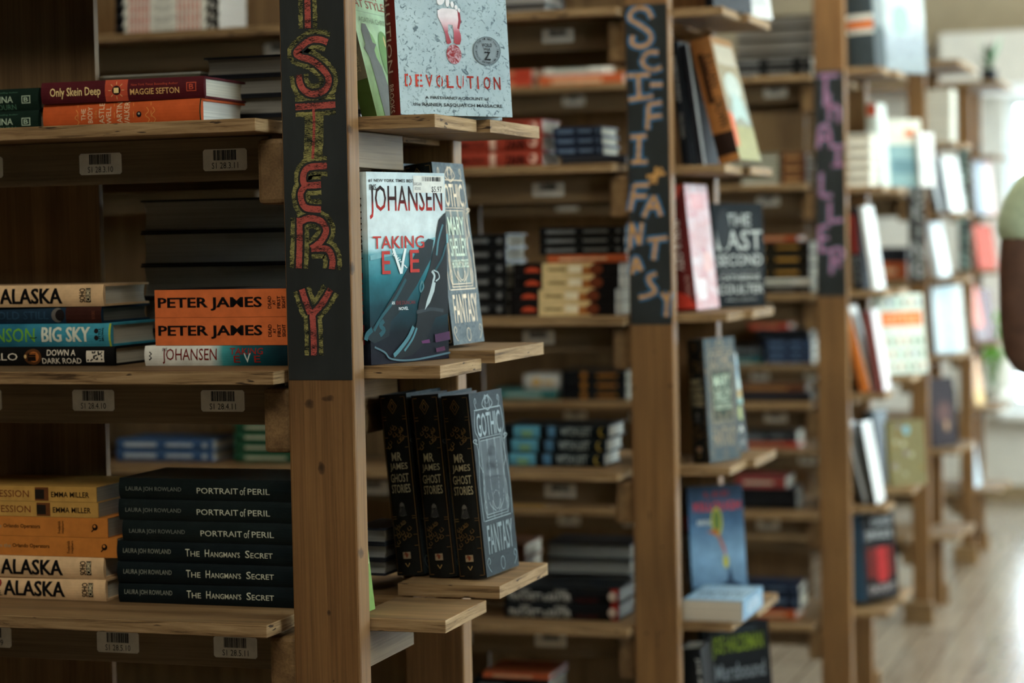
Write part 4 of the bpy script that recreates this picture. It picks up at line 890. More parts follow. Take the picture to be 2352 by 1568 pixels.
def gothic(cov, fo, panel, lines, ink, spine_lines, name):
    def mk():
        b = Book(.245, .113, .040, cov, True, (180, 176, 160), spine=c(26, 26, 24), back=c(24, 25, 26))
        w = .0007
        b.ct('GOTHIC', .14, .86, .755, .885, fo, .006); b.ct('FANTASY', .13, .9, .115, .275, fo, .006)
        b.cr(.2, .8, .33, .735, panel)
        for a in (((.2, .33), (.2, .735), (.8, .735), (.8, .33), (.2, .33)), ((.17, .315), (.17, .75), (.83, .75), (.83, .315), (.17, .315)), ((.1, .30), (.9, .30)), ((.1, .905), (.9, .905))): b.cl(list(a), w, fo, False)
        for f in (1, -1):
            cx = .5
            for (u, v, su, sv) in ((.32, .90, .12, .07), (.10, .42, .07, .2), (.1, .62, .06, .12), (.4, .72, .25, .03), (.02, .93, .1, .05), (.3, .31, .16, .1), (.36, .02, .2, .08), (.1, .3, .08, .1)):
                swirl(b, cx + f * (u), v, su * .5, sv, w * .8, fo, f)
            b.cl([(cx + f * .33, .33), (cx + f * .36, .45), (cx + f * .31, .55), (cx + f * .40, .62), (cx + f * .36, .74), (cx + f * .44, .8), (cx + f * .40, .9)], w, fo)
            b.cl([(cx + f * .44, .3), (cx + f * .46, .5), (cx + f * .40, .66), (cx + f * .46, .75)], w, fo)
            b.cl([(cx + f * .05, .90), (cx + f * .16, .93), (cx + f * .05, .975)], w, fo); b.cl([(cx + f * .05, .34), (cx + f * .2, .38), (cx + f * .25, .45)], w, fo)
        b.cl(ell(.5, .935, .07, .04, 14) + [(.57, .935)], w, fo); b.cl(ell(.5, .40, .1, .05, 14) + [(.6, .40)], w * .8, fo); b.cl(ell(.5, .05, .06, .035, 14) + [(.56, .05)], w * .8, fo)
        v = .70
        for t, h, s in lines: b.ct(t, .5 - s, .5 + s, v - h, v, ink, .004); v -= h + .018
        # spine
        d = DGOLD
        b.sl([(.004, .06), (.241, .06)], .0003, d); b.sl([(.004, .94), (.241, .94)], .0003, d)
        for x in (.03, .034, .058, .072, .165, .168, .19, .205, .241, .004): b.sl([(x, .08), (x, .92)], .00035, d)
        b.sl([(.006, .5), (.016, .34), (.026, .5), (.016, .66), (.006, .5)], .0004, d); b.sl([(.010, .5), (.016, .42), (.021, .5), (.016, .58), (.010, .5)], .0004, d)
        rn = random.Random(9)
        for i in range(26):
            x = .04 + rn.random() * .03 if i % 2 else .170 + rn.random() * .03; v0 = .2 + rn.random() * .6
            b.sl(smooth_path([(x, v0), (x + .003, v0 + .07), (x + .006, v0 - .03), (x + .002, v0 - .06)], 4), .00035, d)
        x = .078
        for t, a0, a1 in spine_lines: b.sv(t, x, x + .0115, a0, a1, c(168, 156, 122), .006); x += .0145
        b.sl(smooth_path([(.150, .42), (.146, .5), (.150, .58), (.155, .56), (.162, .62), (.164, .5), (.162, .38), (.155, .45), (.150, .42)], 4), .0006, c(96, 92, 84)); b.sp(ell(.149, .5, .0028, .07, 12), c(110, 106, 98)); b.sp([(.153, .4), (.153, .6), (.164, .66), (.164, .34)], c(58, 58, 56))
        b.sr(.213, .222, .36, .64, c(150, 130, 104)); b.sp([(.213, .45), (.217, .38), (.221, .5), (.216, .6)], c(120, 62, 40)); b.sl([(.228, .42), (.233, .5), (.228, .58)], .0005, GOLD)
        return b
    return mk
SLATE = speckle('slate_cloth', (47, 55, 58), (38, 46, 49), 90, .35, .6, .34)
mr = gothic(SLATE, flat((112, 124, 126), .36, .35), c(54, 64, 68), [('MR', .06, .1), ('JAMES', .07, .2), ('GHOST', .06, .22), ('STORIES', .06, .24)], c(56, 66, 72), [('MR', .3, .66), ('JAMES', .2, .84), ('GHOST', .18, .84), ('STORIES', .18, .86)], 'ghost')
ms = gothic(speckle('pewter_cloth', (92, 102, 104), (70, 80, 84), 90, .35, .6, .36), flat((160, 142, 116), .42, .4), c(58, 74, 68, .4), [('MARY', .10, .25), ('SHELLEY', .10, .26), ('HORROR STORIES', .045, .26)], c(206, 222, 196), [('MARY', .22, .8), ('SHELLEY', .16, .84), ('HORROR', .18, .84), ('STORIES', .18, .86)], 'shelley')
for i, px in enumerate((975, 1049, 1119)):
    stand('ghost', mr, P0(px, 2.728 - .006 * i, 1328), E1B[3], 86, 5.0, 'black gothic spine, gold ghost stories lettering, ' + ('left of three', 'middle of three', 'right of three with embossed slate cover')[i], group='three black gothic volumes on the lower end shelf')
for i, px in enumerate((966, 1043)):
    stand('shelley', ms, P0(px, 2.722 - .008 * i, 803), E1B[2], 88, 6.2, ('black gothic spine behind the boots and knife cover', 'gold-tooled pewter gothic cover leaning right of the boots cover')[i], group='gothic volumes behind the boots cover')
def greenslip():
    b = Book(.118, .03, .006, c(112, 140, 74), False, G1); b.cr(.1, .9, .5, .8, c(176, 184, 146)); return b
stand('greenslip', greenslip, P0(840, 2.535, 1370), E1F[3], 89, 6, 'pale green booklet peeking out beside MYSTERY post')
pile(0, E1B[3], 2.725, 'left of ghost volumes', [('pgrey', 812, 893, 36, -3, 'dark grey book with dim pages')] * 3, back=True, Wd=.1)

# --- second bookcase end
A1F, A1B = ENDF[1], ENDB[1]; Yb = Y0S[1]
def coverbook(L, Wd, T, mat, deco, hard=True, spine=None, page=G1):
    def mk():
        b = Book(L, Wd, T, mat, hard, page, spine=spine); deco(b); return b
    return mk
def d_dark(b): b.st('KAMERON HURLEY', .03, .12, .3, .62, c(176, 174, 168)); b.st('THE STARS', .14, .19, .3, .6, c(150, 148, 142)); b.cr(.1, .9, .6, .8, c(70, 72, 76))
def d_orange(b):
    b.sr(.03, .13, .18, .5, c(60, 36, 20)); b.st('KILLIAN', .035, .1, .5, .9, BLK, .02); b.st('CROWN', .12, .18, .46, .9, BLK, .02); b.sr(.19, .235, 0, 1, c(40, 26, 20))
    b.cr(.08, .92, .78, .94, c(168, 158, 138)); b.cp(ell(.5, .6, .34, .12, 18), c(170, 178, 168)); b.cr(0, 1, 0, .28, c(140, 136, 92)); b.cp([(.1, .3), (.5, .36), (.9, .3), (.8, .5), (.4, .56)], c(156, 176, 170)); b.cp([(0, .4), (.2, .36), (.16, .12), (0, .1)], c(190, 90, 50))
stand('darkspine', coverbook(.245, .14, .02, c(24, 26, 30), d_dark), P0(1590, Yb + .10, 371), A1F[1], 86, 6, 'black book with white spine lettering leaning by SCI-FI post')
stand('stripslim', coverbook(.24, .15, .012, c(30, 30, 34), lambda b: (b.cr(0, .10, 0, 1, c(206, 210, 208)), b.ct('THE NIGHT', .3, .9, .5, .6, c(120, 120, 118))), False), P0(1616, Yb + .10, 371), A1F[1], 86, 7.5, 'slim black book with white edge strip beside amber leaning hardcover')
WS = coverbook(.24, .15, .012, c(214, 216, 212), lambda b: b.cr(.1, .9, .1, .4, c(180, 180, 178)), False)
stand('orangespine', coverbook(.25, .15, .042, grad('amber_cover', [(0, (150, 106, 62)), (.2, (148, 134, 106)), (.7, (132, 134, 120)), (1, (122, 118, 86))], 0, .25), d_orange, True, c(150, 98, 52)), P0(1700, Yb + .10, 372), A1F[1], 86, 13.5, 'tall amber illustrated hardcover leaning, black spine letters')
def d_pink(b):
    b.st('IRON & CITY', .07, .17, .3, .62, c(220, 210, 200), .01); b.st('AUTHOR', .18, .225, .6, .8, c(180, 150, 140)); b.sp([(0, 0), (.05, 0), (.03, .6), (0, 1)], c(190, 74, 56)); b.sp([(.21, .2), (.245, 0), (.245, 1), (.22, .7)], c(190, 60, 44))
    b.cr(.2, .8, .8, .93, c(206, 150, 150)); b.ct('RED CITY', .15, .85, .5, .7, c(214, 176, 174), .02); b.cr(.5, .85, .3, .45, c(220, 180, 176)); b.cr(.15, .5, .08, .24, c(232, 226, 228))
stand('redspine', coverbook(.25, .15, .045, speckle('rose_cover', (226, 212, 214), (206, 150, 152), 22, .36, .6), d_pink, True, c(92, 32, 30)), P0(1602, Yb + .10, 718), A1F[2], 86, 5.5, 'thick hardcover, dark red spine and pink white cover')
def d_last(b):
    w = c(206, 210, 204); b.ct('THE', .25, .75, .78, .90, w, .02); b.ct('LAST', .06, .97, .55, .74, w, .02); b.ct('SECOND', .06, .96, .40, .51, w, .02); b.cr(.1, .9, .345, .35, w); b.ct('CATHERINE', .1, .9, .26, .31, w, .01); b.ct('COULTER', .06, .96, .13, .22, w, .02); b.ct('AND J.T. ELLISON', .2, .8, .06, .085, w)
    b.cp(ell(.2, .75, .14, .2, 16), c(56, 60, 62))
stand('lastsecond', coverbook(.215, .13, .03, grad('charcoal_cover', [(0, (40, 44, 46)), (.5, (52, 57, 60)), (1, (32, 36, 38))], 0, .215), d_last), P0(1645, Yb + .29, 712), A1B[2], 50, 2, 'charcoal hardcover face-out with large pale capitals')
stand('shelley', ms, P0(1632, Yb + .10, 1075), A1F[3], 70, 3, 'pewter gothic cover with dark spine on SCI-FI end shelf')
def d_sky(b): b.cr(0, 1, 0, .52, c(26, 34, 34)); b.cp([(0, .52), (1, .5), (1, .62), (.5, .66), (0, .6)], c(176, 150, 96)); b.cp([(0, .52), (1, .48), (1, .54), (0, .57)], c(126, 160, 150)); b.ct('UM', .1, .9, .32, .46, c(180, 190, 120), .02); b.ct('RIVERA', .1, .9, .2, .27, WHT, .02); b.ct('HAMILTON', .2, .9, .08, .12, c(180, 180, 170))
stand('skybook', coverbook(.205, .13, .02, grad('sky_cover', [(0, (220, 230, 232)), (.15, (140, 176, 196)), (.3, (196, 210, 208)), (1, (120, 150, 150))], 0, .205), d_sky, False), P0(1664, Yb + .225, 1030), A1B[3], 80, 7, 'paperback with blue sky above black panel')
def d_blue(b):
    b.ct('LEE', .3, .75, .9, .95, c(130, 40, 40), .01); b.ct('KILLOUGH', .1, .95, .78, .86, c(206, 52, 48), .02); b.ct('BRIDGING', .15, .6, .66, .7, WHT, .01); y = c(186, 180, 60); o = c(176, 96, 50)
    b.cp(ell(.5, .68, .1, .13, 16), y); b.cp(ell(.5, .69, .07, .1, 16), c(100, 120, 60)); b.cp([(.3, .6), (.5, .56), (.58, .44), (.66, .34), (.62, .46), (.5, .62)], o); b.cp(ell(.63, .33, .05, .06, 12), y)
    b.cp([(.4, 0), (.95, 0), (.9, .12), (.75, .16), (.7, .3), (.64, .16), (.5, .12)], c(44, 62, 84)); b.cr(.02, .4, .02, .12, c(30, 36, 46)); b.st('SHADOW OF STARS', .1, .2, .3, .7, c(180, 190, 200), .01); b.sr(.06, .09, .2, .8, c(150, 40, 50))
stand('bluecover', coverbook(.235, .125, .022, grad('storm_cover', [(0, (40, 50, 62)), (.3, (70, 98, 126)), (.6, (126, 160, 186)), (1, (76, 104, 132))], 0, .235), d_blue, True, c(22, 25, 30)), P0(1592, Yb + .262, 1365), A1F[4], 38, 5, 'stormy blue cover with red title and yellow figure')
def d_lie(b): b.cr(.05, .95, .1, .9, c(150, 176, 194)); b.ct('AURORA', .1, .9, .4, .8, c(80, 100, 116), .01); b.st('AURORA', .04, .15, .2, .8, c(206, 220, 228), .01)
lie, _b = take('lieblue', lambda: (lambda b: (d_lie(b), b)[1])(Book(.19, .12, .04, c(112, 146, 170), False, (206, 196, 176))))
pL = atY(1702, 1425, Yb + .06)
lie.matrix_world = Matrix.Translation((pL.x + .004, pL.y, A1F[4] + .0003)) @ Matrix.Rotation(math.radians(90), 4, 'Z')
tag(lie, 'pale blue paperback lying flat before the stormy blue cover', 'book')
def d_mars(b): w = c(110, 116, 118); b.ct('JOE HALDEMAN', .1, .9, .76, .92, c(112, 128, 36), .03); b.ct('Marsbound', .12, .9, .6, .72, w, .02); b.cr(.2, .8, .945, .955, c(60, 70, 76)); b.cp(ell(.5, .25, .3, .17, 18), c(56, 40, 36)); b.st('JOE HALDEMAN', .03, .12, .3, .7, c(150, 152, 144))
stand('marsbook', coverbook(.285, .165, .025, c(22, 24, 26), d_mars), P0(1640, Yb + .22, 1790), A1B[5], 50, 5, 'black cover with olive green author capitals, lowest in view')
stand('adamspine', coverbook(.27, .10, .045, c(24, 25, 26), lambda b: b.st('JOE ADAMSON', .02, .16, .74, .92, c(190, 190, 180), .01)), P0(1640, Yb + .09, 1780), A1F[5], 91, 5, 'black spine with white lettering below the pale blue paperback')
stand('darkspine', None, P0(1640, Yb + .1, 20), A1F[0], 70, 5, 'black book leaning on SCI-FI end, top shelf')
stand('whiteslim', WS, P0(1690, Yb + .23, 30), A1B[0], 72, 8, 'white volume standing on SCI-FI end, top shelf')

# --- third bookcase end
A2F, A2B = ENDF[2], ENDB[2]; Yc = Y0S[2]
def d_tall(b): b.ct('DARK', .1, .9, .7, .9, c(150, 160, 160), .02); b.ct('TOWERS', .1, .9, .5, .62, c(140, 150, 150), .02); b.sr(.10, .2, 0, 1, c(60, 62, 50)); b.sr(.03, .08, .1, .8, c(170, 176, 174))
def d_band(b): b.sr(.01, .08, .15, .85, c(150, 160, 160)); b.sr(.085, .10, .1, .9, c(70, 74, 56)); b.sr(.15, .165, 0, 1, c(206, 206, 196)); b.sr(.168, .19, 0, 1, c(206, 116, 66)); b.sr(.192, .205, 0, 1, c(200, 200, 190))
stand('bandspine', coverbook(.30, .17, .075, c(56, 64, 66), lambda b: (d_band(b), b.cr(.1, .9, .4, .9, c(120, 126, 126)))), P0(2012, Yc + .09, 165), A2F[0], 88, 3, 'thick dark volume with orange and white spine bands, THRILLER end')
stand('greycover', coverbook(.31, .17, .02, grad('mist_cover', [(0, (206, 214, 212)), (.5, (190, 200, 200)), (.7, (150, 160, 166)), (1, (140, 150, 152))], 0, .31), lambda b: (b.cp(ell(.45, .5, .2, .14, 18), c(150, 186, 166)), b.cr(.2, .8, .86, .95, c(226, 230, 226)))), P0(2030, Yc + .285, 190), A2B[0], 50, 4, 'tall pale misty cover facing the aisle, top of THRILLER end')
pile(2, A2F[1], Yc + .05, 'on THRILLER end, upper shelf', [('pwhite', 1930, 2000, 24, 0, 'cream pages stacked book')] * 5, back=True, Wd=.15)
stand('whitecol', coverbook(.24, .08, .035, c(196, 204, 196), lambda b: b.sr(.0, .035, .1, .9, c(196, 84, 56)), True), P0(2024, Yc + .22, 300), A2B[1], 80, 3, 'pale spine with red orange head on THRILLER end')
stand('tealcover', coverbook(.2, .12, .02, c(126, 156, 156), lambda b: (b.cr(0, 1, .62, 1, c(206, 206, 190)), b.cr(.5, .8, .74, .84, c(206, 120, 80)), b.cr(.1, .9, .2, .4, c(96, 128, 134)))), P0(2042, Yc + .31, 420), A2B[1], 42, 3, 'teal and cream cover facing out, THRILLER end')
stand('whitebit', coverbook(.16, .06, .012, c(220, 222, 220), lambda b: b.cr(.1, .9, .2, .5, c(190, 200, 200))), P0(2116, Yc + .36, 430), A2B[1], 50, 4, 'white volume right of teal and cream cover')
def d_bred(b): b.sr(.02, .13, .2, .8, c(120, 40, 34)); b.st('BLACK', .14, .22, .2, .7, c(120, 124, 124), .02)
stand('blackred', coverbook(.235, .14, .03, c(26, 28, 28), d_bred), P0(1985, Yc + .07, 672), A2F[2], 86, 5, 'black book with red spine panel, THRILLER end')
stand('whiteslim', None, P0(2012, Yc + .07, 676), A2F[2], 88, 8, 'white edge leaning beside black and red book')
stand('whitelean', coverbook(.25, .125, .03, c(226, 224, 216), lambda b: b.sr(.0, .25, .0, 1, c(196, 112, 50)), True), P0(2000, Yc + .07, 915), A2F[3], 89, 14, 'leaning white cover with amber spine, THRILLER end')
stand('whitelean2', coverbook(.235, .125, .03, c(224, 220, 222), lambda b: b.sr(.0, .235, .0, 1, c(120, 70, 66)), True), P0(2032, Yc + .07, 915), A2F[3], 89, 9, 'leaning white cover with maroon spine, THRILLER end')
def d_patt(b):
    b.cr(.05, .95, .6, .78, c(214, 116, 62)); b.ct('LITTLE', .15, .85, .64, .74, c(232, 170, 120), .02); rn = random.Random(3)
    for i in range(6):
        for j in range(6):
            v = .04 + j * .16
            if .5 < v < .8: continue
            cc = ((140, 176, 156), (110, 96, 80), (150, 126, 110), (96, 126, 96), (190, 150, 130), (120, 130, 150))[rn.randrange(6)]
            b.cp(ell(.1 + i * .16, v + .05, .04, .05, 8), c(*cc)); b.cr(.07 + i * .16, .13 + i * .16, v - .02, v + .02, c(160, 176, 166))
stand('patterned', coverbook(.235, .165, .03, c(206, 214, 200), d_patt, True, c(190, 196, 180)), P0(2028, Yc + .22, 850), A2B[3], 46, 6, 'patterned pale cover with orange title block')
stand('bluespine', coverbook(.25, .15, .075, c(24, 24, 26), lambda b: (b.ct('CHASE', .3, .9, .85, .93, c(150, 152, 150), .02), b.ct('SINGLE', .1, .9, .70, .8, c(150, 152, 150), .02), b.cr(.1, .9, .25, .6, c(90, 30, 28)), b.cr(.4, .7, .2, .6, c(150, 40, 40)), b.ct('CAUGHT', .1, .9, .08, .17, c(150, 140, 136), .02)), True, c(70, 104, 134)), P0(1990, Yc + .09, 1390), A2B[5], 60, 4, 'blue spined black and red cover, low on THRILLER end')
for px, a, ln, lab in ((1988, 84, 15, 'white slanting cover low on THRILLER end, nearer the post'), (2014, 86, 10, 'second white slanting cover low on THRILLER end')):
    stand('whitelow', coverbook(.235, .115, .02, c(222, 224, 224), lambda b: b.sr(0, .235, 0, 1, c(52, 50, 44)), True), P0(px, Yc + .08, 1168), A2F[4], a, ln, lab)
def d_flower(b):
    rn = random.Random(8)
    for i in range(14): b.cp(ell(.1 + .8 * rn.random(), .08 + .84 * rn.random(), .07, .045, 8), c(*((120, 100, 56), (150, 144, 116), (120, 106, 104))[i % 3]))
fl = coverbook(.19, .13, .018, c(112, 104, 70), lambda b: (d_flower(b), b.cp(ell(.5, .85, .1, .07, 12), c(110, 150, 160))), False, c(150, 130, 60))
stand('flowerbook', fl, P0(2046, Yc + .24, 930), A2B[4] + .0, 46, 5, 'mustard floral cover between THRILLER and COOKING posts')
stand('tealdark', coverbook(.22, .14, .03, c(34, 46, 48), lambda b: b.sr(.03, .15, .2, .8, c(96, 116, 116)), True), P0(2020, Yc + .225, 1035), A2B[4], 84, 4, 'dark teal spine beside mustard floral cover')

# --- fourth and fifth bookcase ends
A3F, A3B = ENDF[3], ENDB[3]; Yd = Y0S[3]; A4F, A4B = ENDF[4], ENDB[4]; Ye = Y0S[4]
pile(3, A3F[0], Yd + .05, 'on COOKING end, top shelf', [('pwhite', 2100, 2186, 20, 0, 'cream volume, bright page edges')] * 6, back=True, Wd=.15)
def simple(key, L, Wd, T, mat, deco=None, spine=None): return coverbook(L, Wd, T, mat, deco or (lambda b: None), True, spine)
stand('ck_white', simple('', .2, .16, .02, c(222, 226, 226), lambda b: b.sr(0, .2, 0, 1, c(60, 70, 80)), c(60, 70, 80)), P0(2158, Yd + .07, 490), A3F[1], 84, 13, 'white leaning cookbook under the cream stack')
stand('ck_white', None, P0(2182, Yd + .09, 490), A3F[1], 76, 9, 'second white cookbook, right in its leaning pair')
stand('ck_pale', simple('', .2, .15, .03, c(206, 216, 220), lambda b: b.cr(.1, .9, .2, .8, c(226, 230, 230))), P0(2160, Yd + .08, 640), A3F[2], 82, 10, 'pale cookbook below the leaning white pair')
stand('ck_grid', simple('', .245, .17, .03, grad('pale_stripes', [(0, (206, 216, 220)), (.5, (176, 196, 206)), (1, (214, 218, 214))], 1, .17), None, c(120, 140, 150)), P0(2152, Yd + .1, 815), A3F[3] - .0, 58, 5, 'large pale blue grey cookbook facing the aisle')
stand('ck_yell', simple('', .205, .14, .025, c(56, 52, 50), lambda b: (b.cr(0, .3, 0, 1, c(170, 150, 66)), b.cp(ell(.6, .6, .25, .2, 14), c(176, 80, 56)))), P0(2148, Yd + .2, 950), A3B[4] + .0, 60, 4, 'dark cookbook with yellow edge and red round')
stand('ck_dark', simple('', .25, .15, .03, c(44, 38, 42), lambda b: (b.cp(ell(.5, .5, .3, .16, 12), c(84, 62, 60)), b.cp(ell(.6, .3, .1, .08, 10), c(150, 120, 96)))), P0(2146, Yd + .09, 1130), A3F[4], 62, 4, 'tall dark cookbook low on COOKING end')
stand('cr_grey', simple('', .23, .15, .02, c(120, 130, 140)), P0(2244, Ye + .06, 340), A4F[1] + .0, 80, 4, 'blue grey craft book at window edge')
stand('cr_pink', simple('', .23, .16, .02, c(222, 196, 196)), P0(2252, Ye + .22, 350), A4B[1], 74, 5, 'pale pink craft book against the bright window')
stand('cr_red', simple('', .19, .15, .03, c(176, 82, 66), None, c(110, 50, 42)), P0(2250, Ye + .06, 612), A4F[2], 66, 9, 'brick red craft book leaning at window edge')
stand('cr_rust', simple('', .235, .13, .03, c(190, 84, 48), lambda b: b.cr(0, 1, 0, .25, c(90, 60, 56)), c(80, 46, 40)), P0(2246, Ye + .07, 780), A4F[3], 80, 10, 'rust orange craft book below the brick red one')
stand('cr_wine', simple('', .22, .15, .03, c(84, 50, 50), None, c(56, 38, 38)), P0(2262, Ye + .22, 900), A4B[3], 76, 6, 'wine dark craft book behind the rust one')
stand('cr_tan', simple('', .2, .13, .025, c(190, 140, 84), lambda b: b.cr(0, 1, 0, .3, c(190, 150, 60)), c(120, 90, 70)), P0(2244, Ye + .07, 1030), A4F[4], 80, 9, 'tan craft book with yellow foot')
stand('cr_sky', simple('', .22, .15, .015, c(196, 212, 222), None, c(110, 60, 60)), P0(2238, Ye + .06, 1165), A4F[5], 84, 8, 'pale blue craft book slanting at floor level')

# --- potted plant on the farthest bookcase
pot_m = c(34, 36, 40); leafd = c(52, 84, 44); leafl = c(130, 168, 130)
pp = atY(2272, 195, Ye + .2); zt = TOPS[4] + 0.02
pl = empty('potted_plant', (pp.x, pp.y, zt + .0004), 'small spiky houseplant in black pot on top of farthest bookcase', 'plant')
mb = MB(); n = 20; ringz = [(0.030, 0), (0.036, .055), (0.039, .06), (0.034, .06), (0.031, .045)]
V = [(r * math.cos(2 * math.pi * i / n), r * math.sin(2 * math.pi * i / n), z) for r, z in ringz for i in range(n)]
Fc = [(a * n + i, a * n + (i + 1) % n, (a + 1) * n + (i + 1) % n, (a + 1) * n + i) for a in range(len(ringz) - 1) for i in range(n)] + [tuple(range(n))[::-1], tuple(range((len(ringz) - 1) * n, len(ringz) * n))]
mb.mesh(V, Fc, pot_m); mb.build('pot', pl, smooth=False)
def leaf(mb, base, ang, length, out, width, m, droop=0.0):
    d = Vector((math.cos(ang), math.sin(ang), 0)); s = Vector((-d.y, d.x, 0)); k = 8; rows = []
    for i in range(k + 1):
        t = i / k; p = Vector(base) + d * out * t ** 1.4 + Vector((0, 0, length * t - droop * t * t)); w = width * math.sin(math.pi * min(1, .12 + .88 * t)) ** .7
        rows += [p - s * w + d * .15 * w, p + Vector((0, 0, -.1 * w)), p + s * w + d * .15 * w]
    mb.mesh(rows, [(3 * i + j, 3 * i + j + 1, 3 * i + j + 4, 3 * i + j + 3) for i in range(k) for j in (0, 1)], m)
mb = MB(); rn = random.Random(11)
for i in range(9): leaf(mb, (0, 0, .045), rn.random() * 6.28, .09 + .06 * rn.random(), .012 + .02 * rn.random(), .012, leafd)
leaf(mb, (0, 0, .05), math.pi, .175, .055, .016, leafl); leaf(mb, (0, 0, .05), math.pi + .6, .09, .075, .016, leafl, .02); leaf(mb, (0, 0, .05), -.3, .15, .06, .018, leafl); leaf(mb, (0, 0, .05), .4, .12, .05, .016, leafl)
mb.build('leaves', pl)

# --- plant on the window sill
sp_ = atY(2283, 790, FARY - .09); 
sp = empty('potted_plant', (sp_.x, FARY - .09, SILL + .0004), 'bright green leafy plant in pale pot on the window sill', 'plant')
mb = MB(); rz = [(0.045, 0), (0.06, .11), (0.064, .12), (0.056, .12), (0.052, .10)]
V = [(r * math.cos(2 * math.pi * i / n), r * math.sin(2 * math.pi * i / n), z) for r, z in rz for i in range(n)]
mb.mesh(V, Fc, c(196, 192, 180)); mb.build('pot', sp)
mb = MB(); g = flat((96, 156, 40), .4)
def blade(mb, p, nrm, up, r, m):
    s = up.cross(nrm).normalized(); pts = [p + s * r * x + up * r * y for x, y in ((0, -.1), (.55, .3), (.62, .8), (.3, 1.25), (0, 1.5), (-.3, 1.25), (-.62, .8), (-.55, .3))]
    mb.poly(pts, m); mb.poly([q - nrm * .001 for q in pts][::-1], m)
stem = MB()
for i in range(15):
    a = rn.random() * 6.28; hgt = .14 + .26 * rn.random(); o = .03 + .05 * rn.random(); p = Vector((o * math.cos(a), o * math.sin(a) * .6, .1 + hgt))
    blade(mb, p, Vector((rn.uniform(-.6, .6), -1, rn.uniform(-.2, .5))).normalized(), Vector((rn.uniform(-.7, .7), 0, 1 if i % 3 else -1)).normalized(), .035, g)
    b0 = Vector((0, 0, .1)); s_ = .002; stem.mesh([b0 + Vector((s_, 0, 0)), b0 + Vector((-s_, s_, 0)), b0 + Vector((-s_, -s_, 0)), p + Vector((s_, 0, 0)), p + Vector((-s_, s_, 0)), p + Vector((-s_, -s_, 0))], [(0, 1, 4, 3), (1, 2, 5, 4), (2, 0, 3, 5)], c(70, 110, 40))
mb.build('leaves', sp); stem.build('stems', sp)

# --- curtain and blue strip in the window, white table by the wall
cu = empty('curtain', (-.98, FARY - .06, 1.2), 'pale pink curtain hanging at the window behind the last bookcase', 'curtain')
def drape(w, z0, z1, m, x0):
    mb = MB(); k = 40; V = []
    for i in range(k + 1):
        t = i / k; V += [(x0 + w * t, .018 * math.sin(t * 26), z0), (x0 + w * t, .018 * math.sin(t * 26 + .3), z1)]
    mb.mesh(V, [(2 * i, 2 * i + 2, 2 * i + 3, 2 * i + 1) for i in range(k)], m); return mb
drape(.30, -.42, .30, flat((226, 196, 198), .8), -.06).build('cloth', cu)
mb = MB(); mb.box((-.07, -.02, .30), (.30, .02, .325), c(190, 190, 186)); mb.build('rod', cu)
bl = empty('roller_blind', (-.94, FARY - .1, 1.5), 'pale blue roller blind beside the pink curtain', 'blind')
mb = MB(); mb.box((-.05, .03, .03), (.13, .034, .34), flat((176, 204, 220), .7)); mb.build('fabric', bl)
mb = MB(); mb.box((-.06, .015, .34), (.14, .05, .375), c(210, 212, 210)); mb.build('roller', bl)
tb = empty('side_table', (-.62, 10.6, 0), 'small pale wooden table at the far wall below the window', 'table')
tw = wood('X', dark=(.45, .34, .2), light=(.62, .5, .33), name='pale_wood')
for nm, lo, hi in (('tabletop', (-.25, -.2, .52), (.25, .2, .545)),): b_ = MB(); b_.box(lo, hi, tw); b_.build(nm, tb, bevel=.003)
for sx in (-1, 1):
    for sy in (-1, 1):
        b_ = MB(); b_.box((sx * .22 - .018, sy * .17 - .018, 0), (sx * .22 + .018, sy * .17 + .018, .5199), tw); b_.build('leg', tb)

# --- the person at the right edge of the frame
EL = atY(2304, 826, 4.75)
ox, oy = EL.x + .26, EL.y - .02                      # pelvis axis
def skin_mesh(name, pts, edges, radii, root, mat, parent, levels=2, decor=None):
    me = bpy.data.meshes.new(name); me.from_pydata(pts, edges, []); me.update()
    o = bpy.data.objects.new(name, me); COL.objects.link(o); o.parent = parent
    sm = o.modifiers.new('skin', 'SKIN'); sm.use_smooth_shade = True
    sub = o.modifiers.new('sub', 'SUBSURF'); sub.levels = sub.render_levels = levels
    bm = bmesh.new(); bm.from_mesh(me); sk = bm.verts.layers.skin.verify()
    for i, v in enumerate(bm.verts): v[sk].radius = radii[i] if isinstance(radii[i], tuple) else (radii[i], radii[i]); v[sk].use_root = (i == root)
    bm.to_mesh(me); bm.free(); me.materials.append(mat)
    return o
per = empty('person', (ox, oy, 0), 'person at right edge in a pale green t-shirt, one bare arm bent', 'person')
m, nt, bsdf = newmat('brown_skin'); f_ = noise(nt, mapped(nt, (1, 1, 1), rand=False), 30, 4)
nt.links.new(ramp(nt, f_, [(.3, lin((82, 58, 47))), (.7, lin((102, 73, 58)))]), bsdf.inputs['Base Color']); bsdf.inputs['Roughness'].default_value = .5; skinm = m
ex, ey, ez = EL.x - ox + .045, EL.y - oy, EL.z
pts = [(0, 0, .93), (0, 0, 1.12), (0, 0, 1.30), (0, .0, 1.47), (0, .0, 1.57), (0, .015, 1.64), (0, .03, 1.70), (0, .02, 1.79), (0, .01, 1.83),
       (-.10, 0, 1.50), (-.172, 0, 1.485), (-.21, -.01, 1.36), (ex, ey, ez), (-.10, .12, ez + .0), (.0, .20, ez + .04), (.03, .225, ez + .06),
       (.10, 0, 1.50), (.172, 0, 1.485), (.21, 0, 1.34), (.215, .02, 1.16), (.14, .13, 1.12), (.06, .20, 1.14), (.03, .225, 1.15),
       (-.09, 0, .88), (-.095, .01, .50), (-.095, -.02, .10), (-.095, .02, .05), (-.095, .12, .035), (.09, 0, .88), (.095, .01, .50), (.095, -.02, .10), (.095, .02, .05), (.095, .12, .035)]
